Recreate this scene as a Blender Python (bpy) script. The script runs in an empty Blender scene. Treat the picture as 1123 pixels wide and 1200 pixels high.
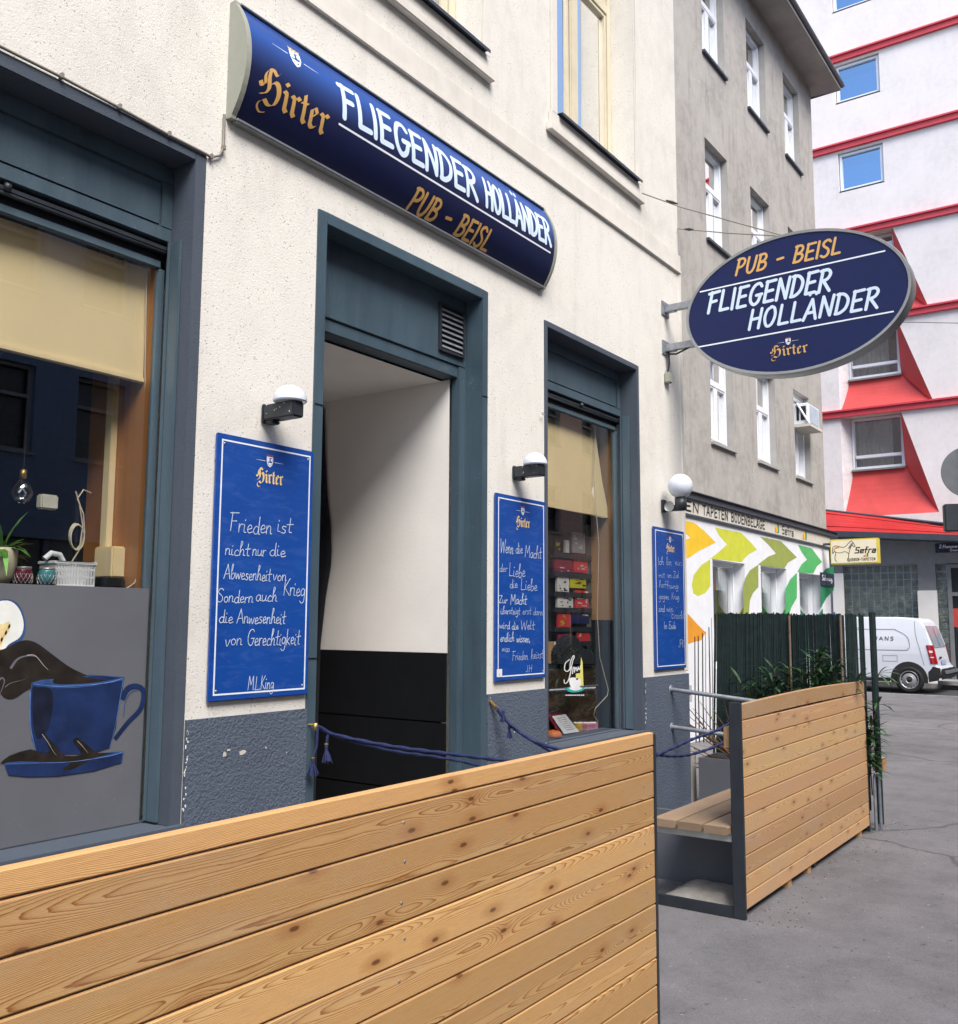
import bpy, bmesh, math, random
from mathutils import Vector, Matrix
from mathutils.geometry import tessellate_polygon
R = math.radians
S = bpy.context.scene
C = S.collection
rnd = random.Random(7)

# ------------------------------------------------------------------ camera
CAM = Vector((0, -3.2, 1.6))
FPX, PITCH, YAW, ROLL = 1119.377, 0.114634938, 0.617412559, 0.00500204
cp, sp, cy, sy = math.cos(PITCH), math.sin(PITCH), math.cos(YAW), math.sin(YAW)
FW = Vector((cp*cy, cp*sy, sp)); r0 = Vector((sy, -cy, 0)); u0 = r0.cross(FW)
RT = math.cos(ROLL)*r0 + math.sin(ROLL)*u0
UP = -math.sin(ROLL)*r0 + math.cos(ROLL)*u0
cam = bpy.data.cameras.new('camera'); co = bpy.data.objects.new('camera', cam); C.objects.link(co)
cam.sensor_fit = 'HORIZONTAL'; cam.sensor_width = 36; cam.lens = FPX/1123*36
cam.clip_start = 0.05; cam.clip_end = 600
m = Matrix((RT, UP, -FW)).transposed().to_4x4(); m.translation = CAM
co.matrix_world = m
S.camera = co

# ------------------------------------------------------------------ light
SUN_EL, SUN_AZ = R(52), R(238)          # azimuth of the sun measured from +x, counter-clockwise
w = bpy.data.worlds.new('World'); S.world = w; w.use_nodes = True
nt = w.node_tree; bg = nt.nodes['Background']
sky = nt.nodes.new('ShaderNodeTexSky'); sky.sky_type = 'NISHITA'; sky.sun_disc = False
sky.sun_elevation = SUN_EL; sky.sun_rotation = math.pi/2 - SUN_AZ; sky.altitude = 200
sky.air_density = 1.0; sky.dust_density = 2.0; sky.ozone_density = 1.0
nt.links.new(sky.outputs[0], bg.inputs[0]); bg.inputs[1].default_value = 0.125
sl = bpy.data.lights.new('sun', 'SUN'); so = bpy.data.objects.new('sun', sl); C.objects.link(so)
sl.energy = 2.3; sl.angle = R(36); sl.color = (1, .945, .87)
sd = Vector((math.cos(SUN_EL)*math.cos(SUN_AZ), math.cos(SUN_EL)*math.sin(SUN_AZ), math.sin(SUN_EL)))
so.rotation_euler = sd.to_track_quat('Z', 'Y').to_euler(); so.location = (0, -8, 20)
S.view_settings.view_transform = 'Standard'; S.view_settings.look = 'None'
S.view_settings.gamma = 1; S.view_settings.use_curve_mapping = False
S.view_settings.exposure = 1.26
S.cycles.max_bounces = 8; S.cycles.transparent_max_bounces = 16; S.cycles.glossy_bounces = 3
try:
    S.cycles.use_denoising = True
except Exception: pass

# ------------------------------------------------------------------ measuring helpers (pixel of the 1123x1200 photo -> point on a real plane)
def ray(x, y): return FPX*FW + (x-561.5)*RT - (y-600)*UP
def fy(x, y, Y=0.0): d = ray(x, y); return CAM + d*((Y-CAM.y)/d.y)
def fz(x, y, Z=0.0): d = ray(x, y); return CAM + d*((Z-CAM.z)/d.z)
def fx(x, y, X): d = ray(x, y); return CAM + d*((X-CAM.x)/d.x)

# ------------------------------------------------------------------ materials
def srgb(r, g, b):
    f = lambda c: (c/255/12.92) if c/255 <= .04045 else ((c/255+.055)/1.055)**2.4
    return (f(r), f(g), f(b))
class NM:
    def __init__(s, name):
        s.m = bpy.data.materials.new(name); s.m.use_nodes = True; s.t = s.m.node_tree
        s.b = s.t.nodes['Principled BSDF']; s.o = s.t.nodes['Material Output']
    def n(s, typ, **kw):
        x = s.t.nodes.new('ShaderNode'+typ)
        for k, v in kw.items():
            if k in x.inputs: x.inputs[k].default_value = v
            else: setattr(x, k, v)
        return x
    def l(s, a, b): s.t.links.new(a, b); return s
    def coord(s, kind='Object', scale=(1, 1, 1)):
        tc = s.n('TexCoord'); mp = s.n('Mapping'); mp.inputs['Scale'].default_value = scale
        s.l(tc.outputs[kind], mp.inputs['Vector']); return mp.outputs[0]
    def noise(s, vec, scale, detail=4, rough=.6, dist=0):
        n = s.n('TexNoise'); n.inputs['Scale'].default_value = scale; n.inputs['Detail'].default_value = detail
        n.inputs['Roughness'].default_value = rough; n.inputs['Distortion'].default_value = dist
        if vec is not None: s.l(vec, n.inputs['Vector'])
        return n.outputs[0]
    def ramp(s, fac, stops):
        r = s.n('ValToRGB'); e = r.color_ramp.elements
        e[0].position, e[0].color = stops[0][0], (*stops[0][1], 1)
        e[1].position, e[1].color = stops[-1][0], (*stops[-1][1], 1)
        for p, c in stops[1:-1]:
            k = e.new(p); k.color = (*c, 1)
        s.l(fac, r.inputs[0]); return r.outputs[0]
    def mix(s, fac, a, b, mode='MIX'):
        x = s.n('Mix'); x.data_type = 'RGBA'; x.blend_type = mode
        for sock, v in ((x.inputs[0], fac), (x.inputs[6], a), (x.inputs[7], b)):
            if hasattr(v, 'is_linked') or hasattr(v, 'links'): s.l(v, sock)
            else: sock.default_value = v if isinstance(v, (int, float)) else (*v, 1)
        return x.outputs[2]
    def math(s, op, a, b=0.0, c=None):
        x = s.n('Math'); x.operation = op
        for i, v in enumerate((a, b) if c is None else (a, b, c)):
            if hasattr(v, 'links'): s.l(v, x.inputs[i])
            else: x.inputs[i].default_value = v
        return x.outputs[0]
    def bump(s, h, strength=.5, dist=.01):
        b = s.n('Bump'); b.inputs['Strength'].default_value = strength; b.inputs['Distance'].default_value = dist
        s.l(h, b.inputs['Height']); s.l(b.outputs[0], s.b.inputs['Normal'])
    def col(s, v):
        if hasattr(v, 'links'): s.l(v, s.b.inputs['Base Color'])
        else: s.b.inputs['Base Color'].default_value = (*v, 1)
    def set(s, rough=None, metal=None, spec=None, coat=None):
        for k, v in (('Roughness', rough), ('Metallic', metal), ('Specular IOR Level', spec), ('Coat Weight', coat)):
            if v is not None:
                if hasattr(v, 'links'): s.l(v, s.b.inputs[k])
                else: s.b.inputs[k].default_value = v
        return s
def paint(name, c, rough=.5, metal=0, var=.12, scale=6, bump=.15, bscale=90, bdist=.002, spec=.5, rv=.25):
    """painted / moulded surface: slight large scale tone variation, fine bump, uneven gloss"""
    q = NM(name); v = q.coord()
    n = q.noise(v, scale, 5)
    c = Vector(c)
    q.col(q.ramp(n, [(.3, tuple(c*(1-var))), (.7, tuple(c*(1+var)))]))
    q.set(rough=q.math('MULTIPLY_ADD', q.noise(v, scale*2.3, 3), rv, rough-rv/2), metal=metal, spec=spec)
    if bump: q.bump(q.noise(v, bscale, 4), bump, bdist)
    return q.m
def plaster_mat(name, c, dark, grit, pit=.5, bumpd=.006, stain=.35, gs=75, ms=7, bs=.55, cv=(.86, 1.08), pr=(.08, .19)):
    q = NM(name); v = q.coord()
    big = q.noise(v, .9, 6, .65); mid = q.noise(v, 7, 5, .65); fine = q.noise(v, gs, 3, .7)
    vo = q.n('TexVoronoi'); vo.inputs['Scale'].default_value = gs*.8; q.l(v, vo.inputs['Vector'])
    base = q.ramp(q.math('ADD', q.math('MULTIPLY', big, .6), q.math('MULTIPLY', mid, .4)),
                  [(.3, tuple(Vector(c)*cv[0])), (.5, tuple(c)), (.72, tuple(Vector(c)*cv[1]))])
    vs = q.coord(scale=(2.2, 2.2, .35))
    streak = q.math('MULTIPLY', q.ramp(q.noise(vs, 2.6, 6, .7), [(.52, (0, 0, 0)), (.78, (1, 1, 1))]), stain)
    base = q.mix(streak, base, dark)
    pits = q.ramp(q.math('MULTIPLY', vo.outputs['Distance'], q.math('ADD', fine, .55)), [(pr[0], (1, 1, 1)), (pr[1], (0, 0, 0))])
    sparse = q.ramp(q.noise(v, 14, 4, .7), [(.44, (0, 0, 0)), (.60, (1, 1, 1))])
    base = q.mix(q.math('MULTIPLY', q.math('MULTIPLY', pits, sparse), pit), base, grit)
    q.col(base); q.set(rough=.9, spec=.2)
    midb = mid if ms == 7 else q.noise(v, ms, 4, .6)
    h = q.math('ADD', q.math('MULTIPLY', fine, .8), q.math('SUBTRACT', midb, q.math('MULTIPLY', pits, .35)))
    q.bump(h, bs, bumpd)
    return q.m
def wood_mat(name, light, dark, knots=True, rough=.55, freq=430, contrast=.75, grey=.35):
    """flat sawn boards: uv.x = metres along the board, floor(uv.y) = board number, fract(uv.y) = metres across"""
    q = NM(name); tc = q.n('TexCoord'); sep = q.n('SeparateXYZ'); q.l(tc.outputs['UV'], sep.inputs[0])
    u, idn, v = sep.outputs[0], q.math('FLOOR', sep.outputs[1]), q.math('FRACT', sep.outputs[1])
    def vec(x, y, z):
        k = q.n('CombineXYZ')
        for i, s_ in enumerate((x, y, z)):
            if hasattr(s_, 'links'): q.l(s_, k.inputs[i])
            else: k.inputs[i].default_value = s_
        return k.outputs[0]
    mul = lambda x, k: q.math('MULTIPLY', x, k)
    seed = mul(idn, 7.313)
    wn = q.n('TexWhiteNoise'); wn.noise_dimensions = '1D'; q.l(idn, wn.inputs['W'])
    sc = q.n('SeparateColor'); q.l(wn.outputs['Color'], sc.inputs[0])
    ctr = q.math('MULTIPLY_ADD', sc.outputs[0], .10, .15)                                   # where the pith lies across the board
    wob = q.math('MULTIPLY_ADD', q.noise(vec(mul(u, .9), seed, 0), 1.0, 3, .5), .050, -.025)
    dv = q.math('ADD', q.math('SUBTRACT', v, ctr), wob)
    dep = q.math('MULTIPLY_ADD', q.noise(vec(mul(u, .55), seed, 4.0), 1.0, 2, .5), .115, -.018)
    # knots
    kv = vec(mul(u, 3.4), q.math('MULTIPLY_ADD', v, 9.0, seed), 0)
    vo = q.n('TexVoronoi'); vo.voronoi_dimensions = '2D'; vo.inputs['Scale'].default_value = 1.0; q.l(kv, vo.inputs['Vector']); kd = vo.outputs['Distance']
    kc = q.n('SeparateColor'); q.l(vo.outputs['Color'], kc.inputs[0])
    on = q.math('GREATER_THAN', kc.outputs[0], .70 if knots else 2.0)
    kn = mul(q.math('POWER', 2.718, mul(mul(kd, kd), -16.0)), on)
    rad = q.math('SQRT', q.math('ADD', mul(dv, dv), mul(dep, dep)))
    fine = q.noise(vec(mul(u, 4.5), mul(v, 45), seed), 1.0, 3, .55)
    ph = q.math('ADD', q.math('ADD', mul(rad, freq), mul(fine, 1.5)), mul(kn, 3.6))
    fr = q.math('FRACT', ph)
    fib = q.noise(vec(mul(u, 14), mul(v, 700), seed), 1.0, 3, .6)
    lt, dk = Vector(light), Vector(dark); mx = lambda f: tuple(lt*(1-f*contrast)+dk*f*contrast)
    c = q.ramp(fr, [(0, mx(0)), (.45, mx(.06)), (.74, mx(.32)), (.89, mx(.85)), (.95, mx(1)), (1.0, mx(.08))])
    tone = q.math('MULTIPLY_ADD', sc.outputs[1], .46, .76)
    hv = q.n('HueSaturation'); q.l(tone, hv.inputs['Value']); q.l(q.math('MULTIPLY_ADD', sc.outputs[2], .014, .494), hv.inputs['Hue']); q.l(c, hv.inputs['Color']); c = hv.outputs[0]
    c = q.mix(mul(q.ramp(fib, [(.45, (0, 0, 0)), (.75, (1, 1, 1))]), .30), c, tuple(dk*.9))
    halo = mul(q.ramp(kd, [(.07, (1, 1, 1)), (.26, (0, 0, 0))]), on)
    c = q.mix(mul(halo, .45), c, tuple(dk*.95))
    core = mul(q.ramp(q.math('ADD', kd, mul(fine, .03)), [(.055, (1, 1, 1)), (.085, (0, 0, 0))]), on)
    c = q.mix(mul(core, .85), c, tuple(dk*.33))
    wear = q.noise(vec(mul(u, 1.3), mul(v, 5), seed), 1.6, 5, .65)
    c = q.mix(mul(q.ramp(wear, [(.48, (0, 0, 0)), (.75, (1, 1, 1))]), grey), c, (.40, .32, .25))
    q.col(c); q.set(rough=q.math('MULTIPLY_ADD', fib, .25, rough-.12), spec=.35)
    q.bump(q.math('ADD', mul(fr, -.30), mul(fib, .9)), .4, .0012)
    return q.m
def glass_mat(name, tint=(.93, .95, .95), refl=1.0, wobble=0.0, gcol=(1, 1, 1)):
    q = NM(name); q.t.nodes.remove(q.b)
    tr = q.n('BsdfTransparent'); tr.inputs[0].default_value = (*tint, 1)
    gl = q.n('BsdfGlossy'); gl.inputs['Roughness'].default_value = .0; gl.inputs[0].default_value = (*gcol, 1)
    lw = q.n('LayerWeight'); lw.inputs[0].default_value = .5
    fr = q.math('MULTIPLY_ADD', q.math('POWER', lw.outputs['Facing'], 5.0), .92, .045)   # Schlick, the same from both sides
    if wobble:
        b = q.n('Bump'); b.inputs['Strength'].default_value = wobble; b.inputs['Distance'].default_value = .05
        q.l(q.noise(q.coord(), 1.5, 2), b.inputs['Height']); q.l(b.outputs[0], gl.inputs['Normal'])
    mx = q.n('MixShader'); q.l(q.math('MINIMUM', q.math('MULTIPLY', fr, refl*1.8), 1.0), mx.inputs[0])
    q.l(tr.outputs[0], mx.inputs[1]); q.l(gl.outputs[0], mx.inputs[2]); q.l(mx.outputs[0], q.o.inputs[0])
    return q.m
def board_mat():
    q = NM('royal blue enamel with chalk smears'); v = q.coord()
    n = q.noise(v, 3, 4); sm = q.noise(q.coord(scale=(1.2, 1, 4.5)), 5.5, 6, .7, .8)
    c = q.ramp(n, [(.3, (.009, .056, .28)), (.7, (.012, .070, .325))])
    q.col(q.mix(q.math('MULTIPLY', q.ramp(sm, [(.50, (0, 0, 0)), (.80, (1, 1, 1))]), .20), c, (.16, .27, .55)))
    q.set(rough=q.math('MULTIPLY_ADD', sm, .25, .03)); return q.m
def worn_paint(name, c, rough=.4):
    q = NM(name); v = q.coord(); c = Vector(c)
    st = q.noise(q.coord(scale=(3, 3, .4)), 3, 6, .7); big = q.noise(v, 1.4, 5, .6)
    base = q.ramp(q.math('ADD', q.math('MULTIPLY', st, .5), q.math('MULTIPLY', big, .5)), [(.34, tuple(c*.72)), (.5, tuple(c)), (.68, tuple(c*1.25))])
    fl = q.ramp(q.math('ADD', q.math('MULTIPLY', q.noise(v, 120, 3, .6), .6), q.math('MULTIPLY', q.noise(v, 5, 3, .6), .4)), [(.645, (0, 0, 0)), (.665, (1, 1, 1))])
    base = q.mix(q.math('MULTIPLY', fl, .6), base, (.24, .26, .28))
    cr = q.ramp(q.noise(q.coord(scale=(2, 2, 60)), 2.5, 4, .7), [(.64, (0, 0, 0)), (.70, (1, 1, 1))])
    base = q.mix(q.math('MULTIPLY', cr, .35), base, tuple(c*.35))
    q.col(base); q.set(rough=q.math('MULTIPLY_ADD', st, .3, rough-.13)); q.bump(q.math('ADD', q.noise(v, 35, 4), q.math('MULTIPLY', fl, -.5)), .25, .003)
    return q.m
def asphalt_mat(name, c, crack=True):
    q = NM(name); v = q.coord()
    big = q.noise(v, .35, 5, .6); mid = q.noise(v, 3.2, 6, .7); fine = q.noise(v, 160, 2, .6)
    vo = q.n('TexVoronoi'); vo.inputs['Scale'].default_value = 210; q.l(v, vo.inputs['Vector'])
    sc = q.n('SeparateColor'); q.l(vo.outputs['Color'], sc.inputs[0])
    c = Vector(c)
    base = q.ramp(q.math('ADD', q.math('MULTIPLY', big, .5), q.math('MULTIPLY', mid, .5)),
                  [(.36, tuple(c*.70)), (.5, tuple(c)), (.64, tuple(c*1.24))])
    base = q.mix(q.math('MULTIPLY', sc.outputs[0], .55), base, q.mix(1.0, base, (1.7, 1.7, 1.75), 'MULTIPLY'))
    dots = q.ramp(q.noise(v, 22, 3, .6), [(.66, (0, 0, 0)), (.70, (1, 1, 1))])
    base = q.mix(q.math('MULTIPLY', dots, .55), base, tuple(c*.35))
    lite = q.ramp(q.noise(v, 31, 2, .6), [(.71, (0, 0, 0)), (.74, (1, 1, 1))])
    base = q.mix(q.math('MULTIPLY', lite, .5), base, tuple(c*2.6))
    if crack:
        # slightly wandering seams between resurfaced patches
        vw = q.n('VectorMath'); vw.operation = 'ADD'
        nv = q.n('TexNoise'); nv.inputs['Scale'].default_value = 1.3; nv.inputs['Detail'].default_value = 5; q.l(v, nv.inputs['Vector'])
        sc2 = q.n('VectorMath'); sc2.operation = 'SCALE'; sc2.inputs['Scale'].default_value = .5; q.l(nv.outputs['Color'], sc2.inputs[0])
        q.l(v, vw.inputs[0]); q.l(sc2.outputs[0], vw.inputs[1])
        ve = q.n('TexVoronoi'); ve.feature = 'DISTANCE_TO_EDGE'; ve.inputs['Scale'].default_value = .30; q.l(vw.outputs[0], ve.inputs['Vector'])
        cr = q.ramp(ve.outputs['Distance'], [(.002, (1, 1, 1)), (.0065, (0, 0, 0))])
        base = q.mix(q.math('MULTIPLY', cr, .65), base, tuple(c*.3))
    q.col(base); q.set(rough=.85, spec=.25)
    q.bump(q.math('ADD', q.math('MULTIPLY', sc.outputs[0], .6), fine), .6, .004)
    return q.m
def leaf_mat(name, c1, c2):
    q = NM(name); g = q.n('ObjectInfo'); v = q.coord()
    q.col(q.ramp(q.noise(v, 17, 2), [(.35, c1), (.65, c2)])); q.set(rough=.42, spec=.45)
    return q.m

M = {}
M['plaster'] = plaster_mat('cream roughcast plaster', (.70, .678, .628), (.44, .415, .37), (.13, .12, .11), pit=.62, stain=.36, pr=(.15, .28), cv=(.80, 1.06), ms=130, bumpd=.0032, bs=.5)
M['plaster_smooth'] = plaster_mat('cream smooth plaster', (.68, .652, .598), (.42, .38, .33), (.25, .24, .22), pit=.25, bumpd=.002, gs=110)
M['plinth'] = plaster_mat('slate blue rough plinth', (.100, .124, .168), (.062, .075, .100), (.03, .035, .05), pit=.4, bumpd=.014, gs=95, ms=60, bs=.75, stain=.3)
M['surround'] = plaster_mat('slate blue painted surround', (.070, .086, .112), (.04, .05, .07), (.02, .025, .035), pit=.2, bumpd=.003, gs=90, stain=.3)
M['bluepaint'] = worn_paint('blue grey gloss paint', (.052, .086, .112), .36)
M['bluewood'] = worn_paint('blue grey painted timber', (.064, .100, .128), .45)
M['black'] = paint('black paint', (.008, .009, .011), .5, var=.2)
M['wainscot'] = paint('black wainscot panel', (.004, .005, .007), .75, var=.2, spec=.2)
M['darkmetal'] = paint('anthracite steel', (.022, .027, .034), .45, var=.2, scale=9)
M['rubber'] = paint('black rubber', (.012, .012, .013), .75)
M['aluminium'] = paint('brushed aluminium', (.36, .37, .37), .42, metal=.8, var=.08, bump=.05)
M['greycase'] = paint('grey green sign casing', (.30, .31, .26), .5, var=.08)
M['galv'] = paint('galvanised steel', (.30, .32, .35), .45, metal=.6, var=.2, scale=25)
M['navy'] = paint('navy sign face', (.012, .020, .075), .16, var=.05, bump=0, rv=.06)
q = NM('navy sign face with blue fade'); sz = q.n('SeparateXYZ'); q.l(q.coord(), sz.inputs[0])
zf = q.n('MapRange'); zf.inputs['From Min'].default_value = 3.80; zf.inputs['From Max'].default_value = 4.31; q.l(q.math('MULTIPLY_ADD', q.noise(q.coord(scale=(1, 0, .4)), 1.1, 1), .10, q.math('ADD', sz.outputs[2], -.05)), zf.inputs[0])
q.col(q.ramp(zf.outputs[0], [(.42, (.010, .014, .055)), (.62, (.013, .035, .16)), (.80, (.018, .070, .30)), (1.0, (.016, .052, .22))])); q.set(rough=.34, spec=.35)  # navy turning bluer towards the top of the face
M['signfade'] = q.m
M['navy2'] = paint('navy oval sign face', (.012, .019, .080), .38, var=.03, bump=0, rv=.04, spec=.22)
M['board'] = board_mat()
M['boardedge'] = paint('blue board rim', (.010, .045, .22), .3, var=.06, bump=0)
M['letter'] = paint('pale blue white lettering', (.60, .72, .86), .4, var=.03, bump=0)
M['white_line'] = paint('white line', (.75, .80, .88), .4, var=.03, bump=0)
M['chalk'] = paint('white chalk marker', (.50, .58, .68), .7, var=.25, scale=60, bump=0)
M['gold'] = paint('ochre lettering', (.62, .36, .11), .45, var=.06, bump=0)
M['goldlt'] = paint('pale gold lettering', (.78, .58, .22), .45, var=.06, bump=0)
M['crestred'] = paint('crest red', (.35, .06, .05), .5, bump=0)
M['globe'] = paint('opal lamp glass', (.62, .66, .74), .18, var=.02, bump=0)
M['white'] = paint('white lacquer', (.78, .79, .80), .35, var=.03, bump=.03)
M['offwhite'] = paint('off white interior wall', (.83, .80, .76), .85, var=.05, scale=2, bump=.25, bscale=60, bdist=.003)
M['blind'] = paint('cream roller blind fabric', (.78, .63, .36), .9, var=.05, scale=2, bump=.2, bscale=300, bdist=.001)
M['orangewood'] = paint('orange varnished plywood', (.40, .165, .045), .35, var=.14, scale=2, bump=0)
M['tanwood'] = paint('tan plywood', (.46, .26, .11), .5, var=.1, scale=2, bump=0)
M['darkroom'] = paint('dark room', (.012, .012, .014), .9, bump=0)
M['glass'] = glass_mat('window glass', refl=2.1)
M['glass_up'] = glass_mat('upper window glass', (.75, .78, .82), refl=4.6, wobble=.02)
M['glass_bluetint'] = glass_mat('glass with blue tinted reflection', (.5, .6, .75), refl=7.5, gcol=(.50, .74, 1.0))  # gloss tinted blue, sky colour put into the reflection
M['acgrille'] = paint('pale blue grey grille', (.40, .46, .54), .6)
M['mural_grey'] = paint('grey mural panel', (.118, .124, .142), .55, var=.08, scale=3, bump=.1)
M['mural_blue'] = paint('mural blue', (.008, .022, .085), .5, var=.4, scale=9, bump=.1)
M['mural_bluelt'] = paint('mural light blue', (.030, .075, .22), .5, var=.4, scale=12, bump=.1)
M['mural_dark'] = paint('mural dark shade', (.006, .010, .028), .5, var=.5, scale=12, bump=.1)
M['mural_edge'] = paint('mural edge highlight', (.10, .20, .46), .5, var=.4, scale=25, bump=.1)
M['mural_brown'] = paint('mural coffee brown', (.016, .012, .009), .5, var=.6, scale=14, bump=.15)
M['mural_white'] = paint('mural blossom white', (.74, .76, .72), .6, var=.08, scale=18, bump=.1)
M['mural_yellow'] = paint('mural blossom yellow', (.72, .58, .28), .6, var=.2, scale=18, bump=.1)
M['larch'] = wood_mat('larch boards', (.63, .375, .165), (.31, .105, .026), grey=.26, contrast=1.05)
M['larch2'] = wood_mat('weathered larch boards', (.58, .362, .180), (.31, .145, .055), contrast=.85, grey=.42)
M['bench'] = wood_mat('weathered bench slats', (.30, .205, .135), (.17, .11, .065), knots=False)
M['brownwood'] = wood_mat('dark brown cupboard wood', (.055, .034, .02), (.02, .012, .008), knots=False)
M['cut'] = paint('raw timber block', (.42, .24, .11), .7, var=.2, scale=20)
M['asphalt'] = asphalt_mat('worn grey asphalt pavement', (.138, .134, .138))
M['road'] = asphalt_mat('dark asphalt road', (.050, .051, .054), crack=False)
M['kerb'] = paint('granite kerb', (.30, .30, .31), .8, var=.25, scale=12)
M['concrete'] = paint('concrete', (.33, .31, .28), .9, var=.25, scale=9, bump=.4, bscale=50, bdist=.006)
M['greyplaster'] = plaster_mat('grey weathered render', (.37, .352, .328), (.22, .206, .192), (.50, .48, .45), pit=.7, bumpd=.004, gs=13, stain=.85, cv=(.66, 1.18), pr=(.10, .24))
M['greyplain'] = paint('grey reveal render', (.34, .33, .315), .9, var=.12, scale=3)
M['soffit'] = paint('eaves soffit', (.36, .34, .31), .9, var=.12, scale=2)
M['roofmetal'] = paint('dark roof sheet', (.045, .055, .075), .5)
M['pvc'] = paint('white window frame', (.74, .77, .82), .35, var=.03, bump=0)
M['creamframe'] = paint('cream painted sash', (.62, .56, .42), .5, var=.06, bump=.1)
M['signband'] = paint('sign band', (.55, .53, .47), .7, var=.1)
M['shopwhite'] = paint('white mural wall', (.70, .72, .76), .7, var=.05)
M['ink'] = paint('black lettering', (.012, .012, .013), .5, bump=0)
for nm, c in dict(yellow=(.74, .47, .02), lime=(.52, .55, .045), olive=(.27, .32, .07), oliv2=(.30, .33, .03), green=(.07, .39, .12), green2=(.05, .44, .06),
                  dgreen=(.010, .20, .085), orange=(.67, .27, .02), sblue=(.02, .09, .35)).items():
    M['s_'+nm] = paint('shop mural '+nm, c, .6, var=.07)
M['redwhite'] = plaster_mat('white painted facade', (.74, .70, .70), (.62, .58, .58), (.5, .48, .48), pit=.15, bumpd=.002, gs=30, stain=.38)
M['redpaint'] = paint('red painted render', (.56, .060, .055), .55, var=.16, scale=1.2)
M['redgloss'] = paint('glossy red sheet metal', (.40, .020, .020), .4, var=.1, scale=2)
M['bandred'] = paint('red cornice', (.58, .055, .075), .5, var=.08)
M['lilac'] = paint('pale reveal', (.62, .60, .62), .7)
M['beige'] = paint('beige reveal', (.62, .56, .48), .7)
M['pier'] = paint('grey pier', (.20, .205, .215), .8, var=.1)
M['curtain'] = paint('pale net curtain', (.55, .53, .44), .9, var=.15, scale=18)
M['skycurtain'] = paint('curtain painted sky blue', (.20, .33, .62), .9, var=.15, scale=8)  # curtain colour carries the blue of sky mirrored in the panes
M['canegreen'] = paint('dark green reed', (.007, .020, .020), .6, var=.5, scale=20, bump=.2)
M['darkcane'] = paint('dark stake', (.018, .016, .015), .7)
M['twig'] = paint('brown twig', (.11, .060, .03), .8, var=.3, scale=30)
M['stake'] = paint('weathered wooden stake', (.20, .14, .10), .85, var=.35, scale=25)
M['oleander'] = leaf_mat('oleander leaf', (.016, .052, .022), (.050, .110, .042))
M['leafyellow'] = leaf_mat('yellow green leaf', (.20, .22, .03), (.10, .16, .03))
M['houseleaf'] = leaf_mat('house plant leaf', (.06, .19, .03), (.12, .26, .04))
M['leafgold'] = leaf_mat('yellowing leaf', (.62, .42, .05), (.55, .30, .04))
M['rope'] = paint('navy rope', (.012, .020, .085), .75, var=.3, scale=60)
M['brass'] = paint('brass', (.55, .36, .10), .35, metal=.8)
M['pot'] = paint('cream pot', (.66, .60, .42), .4, bump=0)
M['maroon'] = paint('maroon glass', (.16, .012, .035), .2)
M['turq'] = paint('turquoise glass', (.05, .26, .30), .2)
M['silver'] = paint('silver filigree', (.55, .53, .50), .35, metal=.7)
M['vanwhite'] = paint('white car paint', (.70, .74, .82), .18, var=.02, bump=0)
M['vangrey'] = paint('dark bumper plastic', (.02, .02, .022), .6)
M['carglass'] = paint('dark car glass', (.02, .025, .03), .05, bump=0)
M['vanglass'] = paint('van rear glass in painted sky tone', (.30, .34, .40), .12, bump=0)  # pale blue base colour stands for sky mirrored in the glass
M['taillight'] = paint('red tail light', (.30, .008, .015), .12, bump=0)
M['rimsteel'] = paint('silver steel wheel', (.42, .42, .43), .4, metal=.5)
M['plate'] = paint('blue white plate', (.35, .42, .6), .4)
M['lightbox'] = paint('cream light box face', (.80, .72, .56), .35, var=.04, bump=0)
M['boxyellow'] = paint('yellow box rim', (.62, .50, .06), .4)
M['signblue'] = paint('street sign enamel', (.015, .022, .06), .25, bump=0)
M['signback'] = paint('grey sign back', (.13, .14, .15), .5, metal=.3)
M['oppblue'] = paint('dark blue facade', (.110, .150, .235), .85, var=.1)
M['oppcream'] = paint('dusky pink facade', (.42, .30, .25), .85, var=.1)
M['oppdark'] = paint('shop black', (.016, .018, .024), .3)
M['paper'] = paint('white paper', (.74, .75, .76), .7, bump=0)
M['cloth'] = paint('black cloth', (.010, .012, .018), .9)
M['teal'] = paint('teal decal', (.03, .40, .38), .4, bump=0)
M['yelldecal'] = paint('yellow decal', (.70, .66, .18), .4, bump=0)
M['cord'] = paint('cream cord', (.55, .48, .36), .6)
M['cablegrey'] = paint('grey cable', (.22, .20, .17), .6)
M['pink'] = paint('pink box', (.62, .24, .34), .6, bump=0)
M['oran'] = paint('orange fruit net', (.65, .17, .03), .6, bump=0)
def glassblock_mat():
    q = NM('glass blocks'); v = q.coord()
    b = q.noise(v, 5, 4, .7); f = q.noise(v, 34, 3, .7, 1.5)
    q.col(q.ramp(q.math('ADD', q.math('MULTIPLY', b, .6), q.math('MULTIPLY', f, .4)), [(.36, (.035, .050, .055)), (.52, (.10, .13, .12)), (.66, (.36, .40, .30))]))
    q.set(rough=.12, spec=.8); q.bump(f, .8, .02); return q.m
M['glassblock'] = glassblock_mat()
M['mortar'] = paint('pale grout', (.42, .48, .50), .7)

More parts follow.
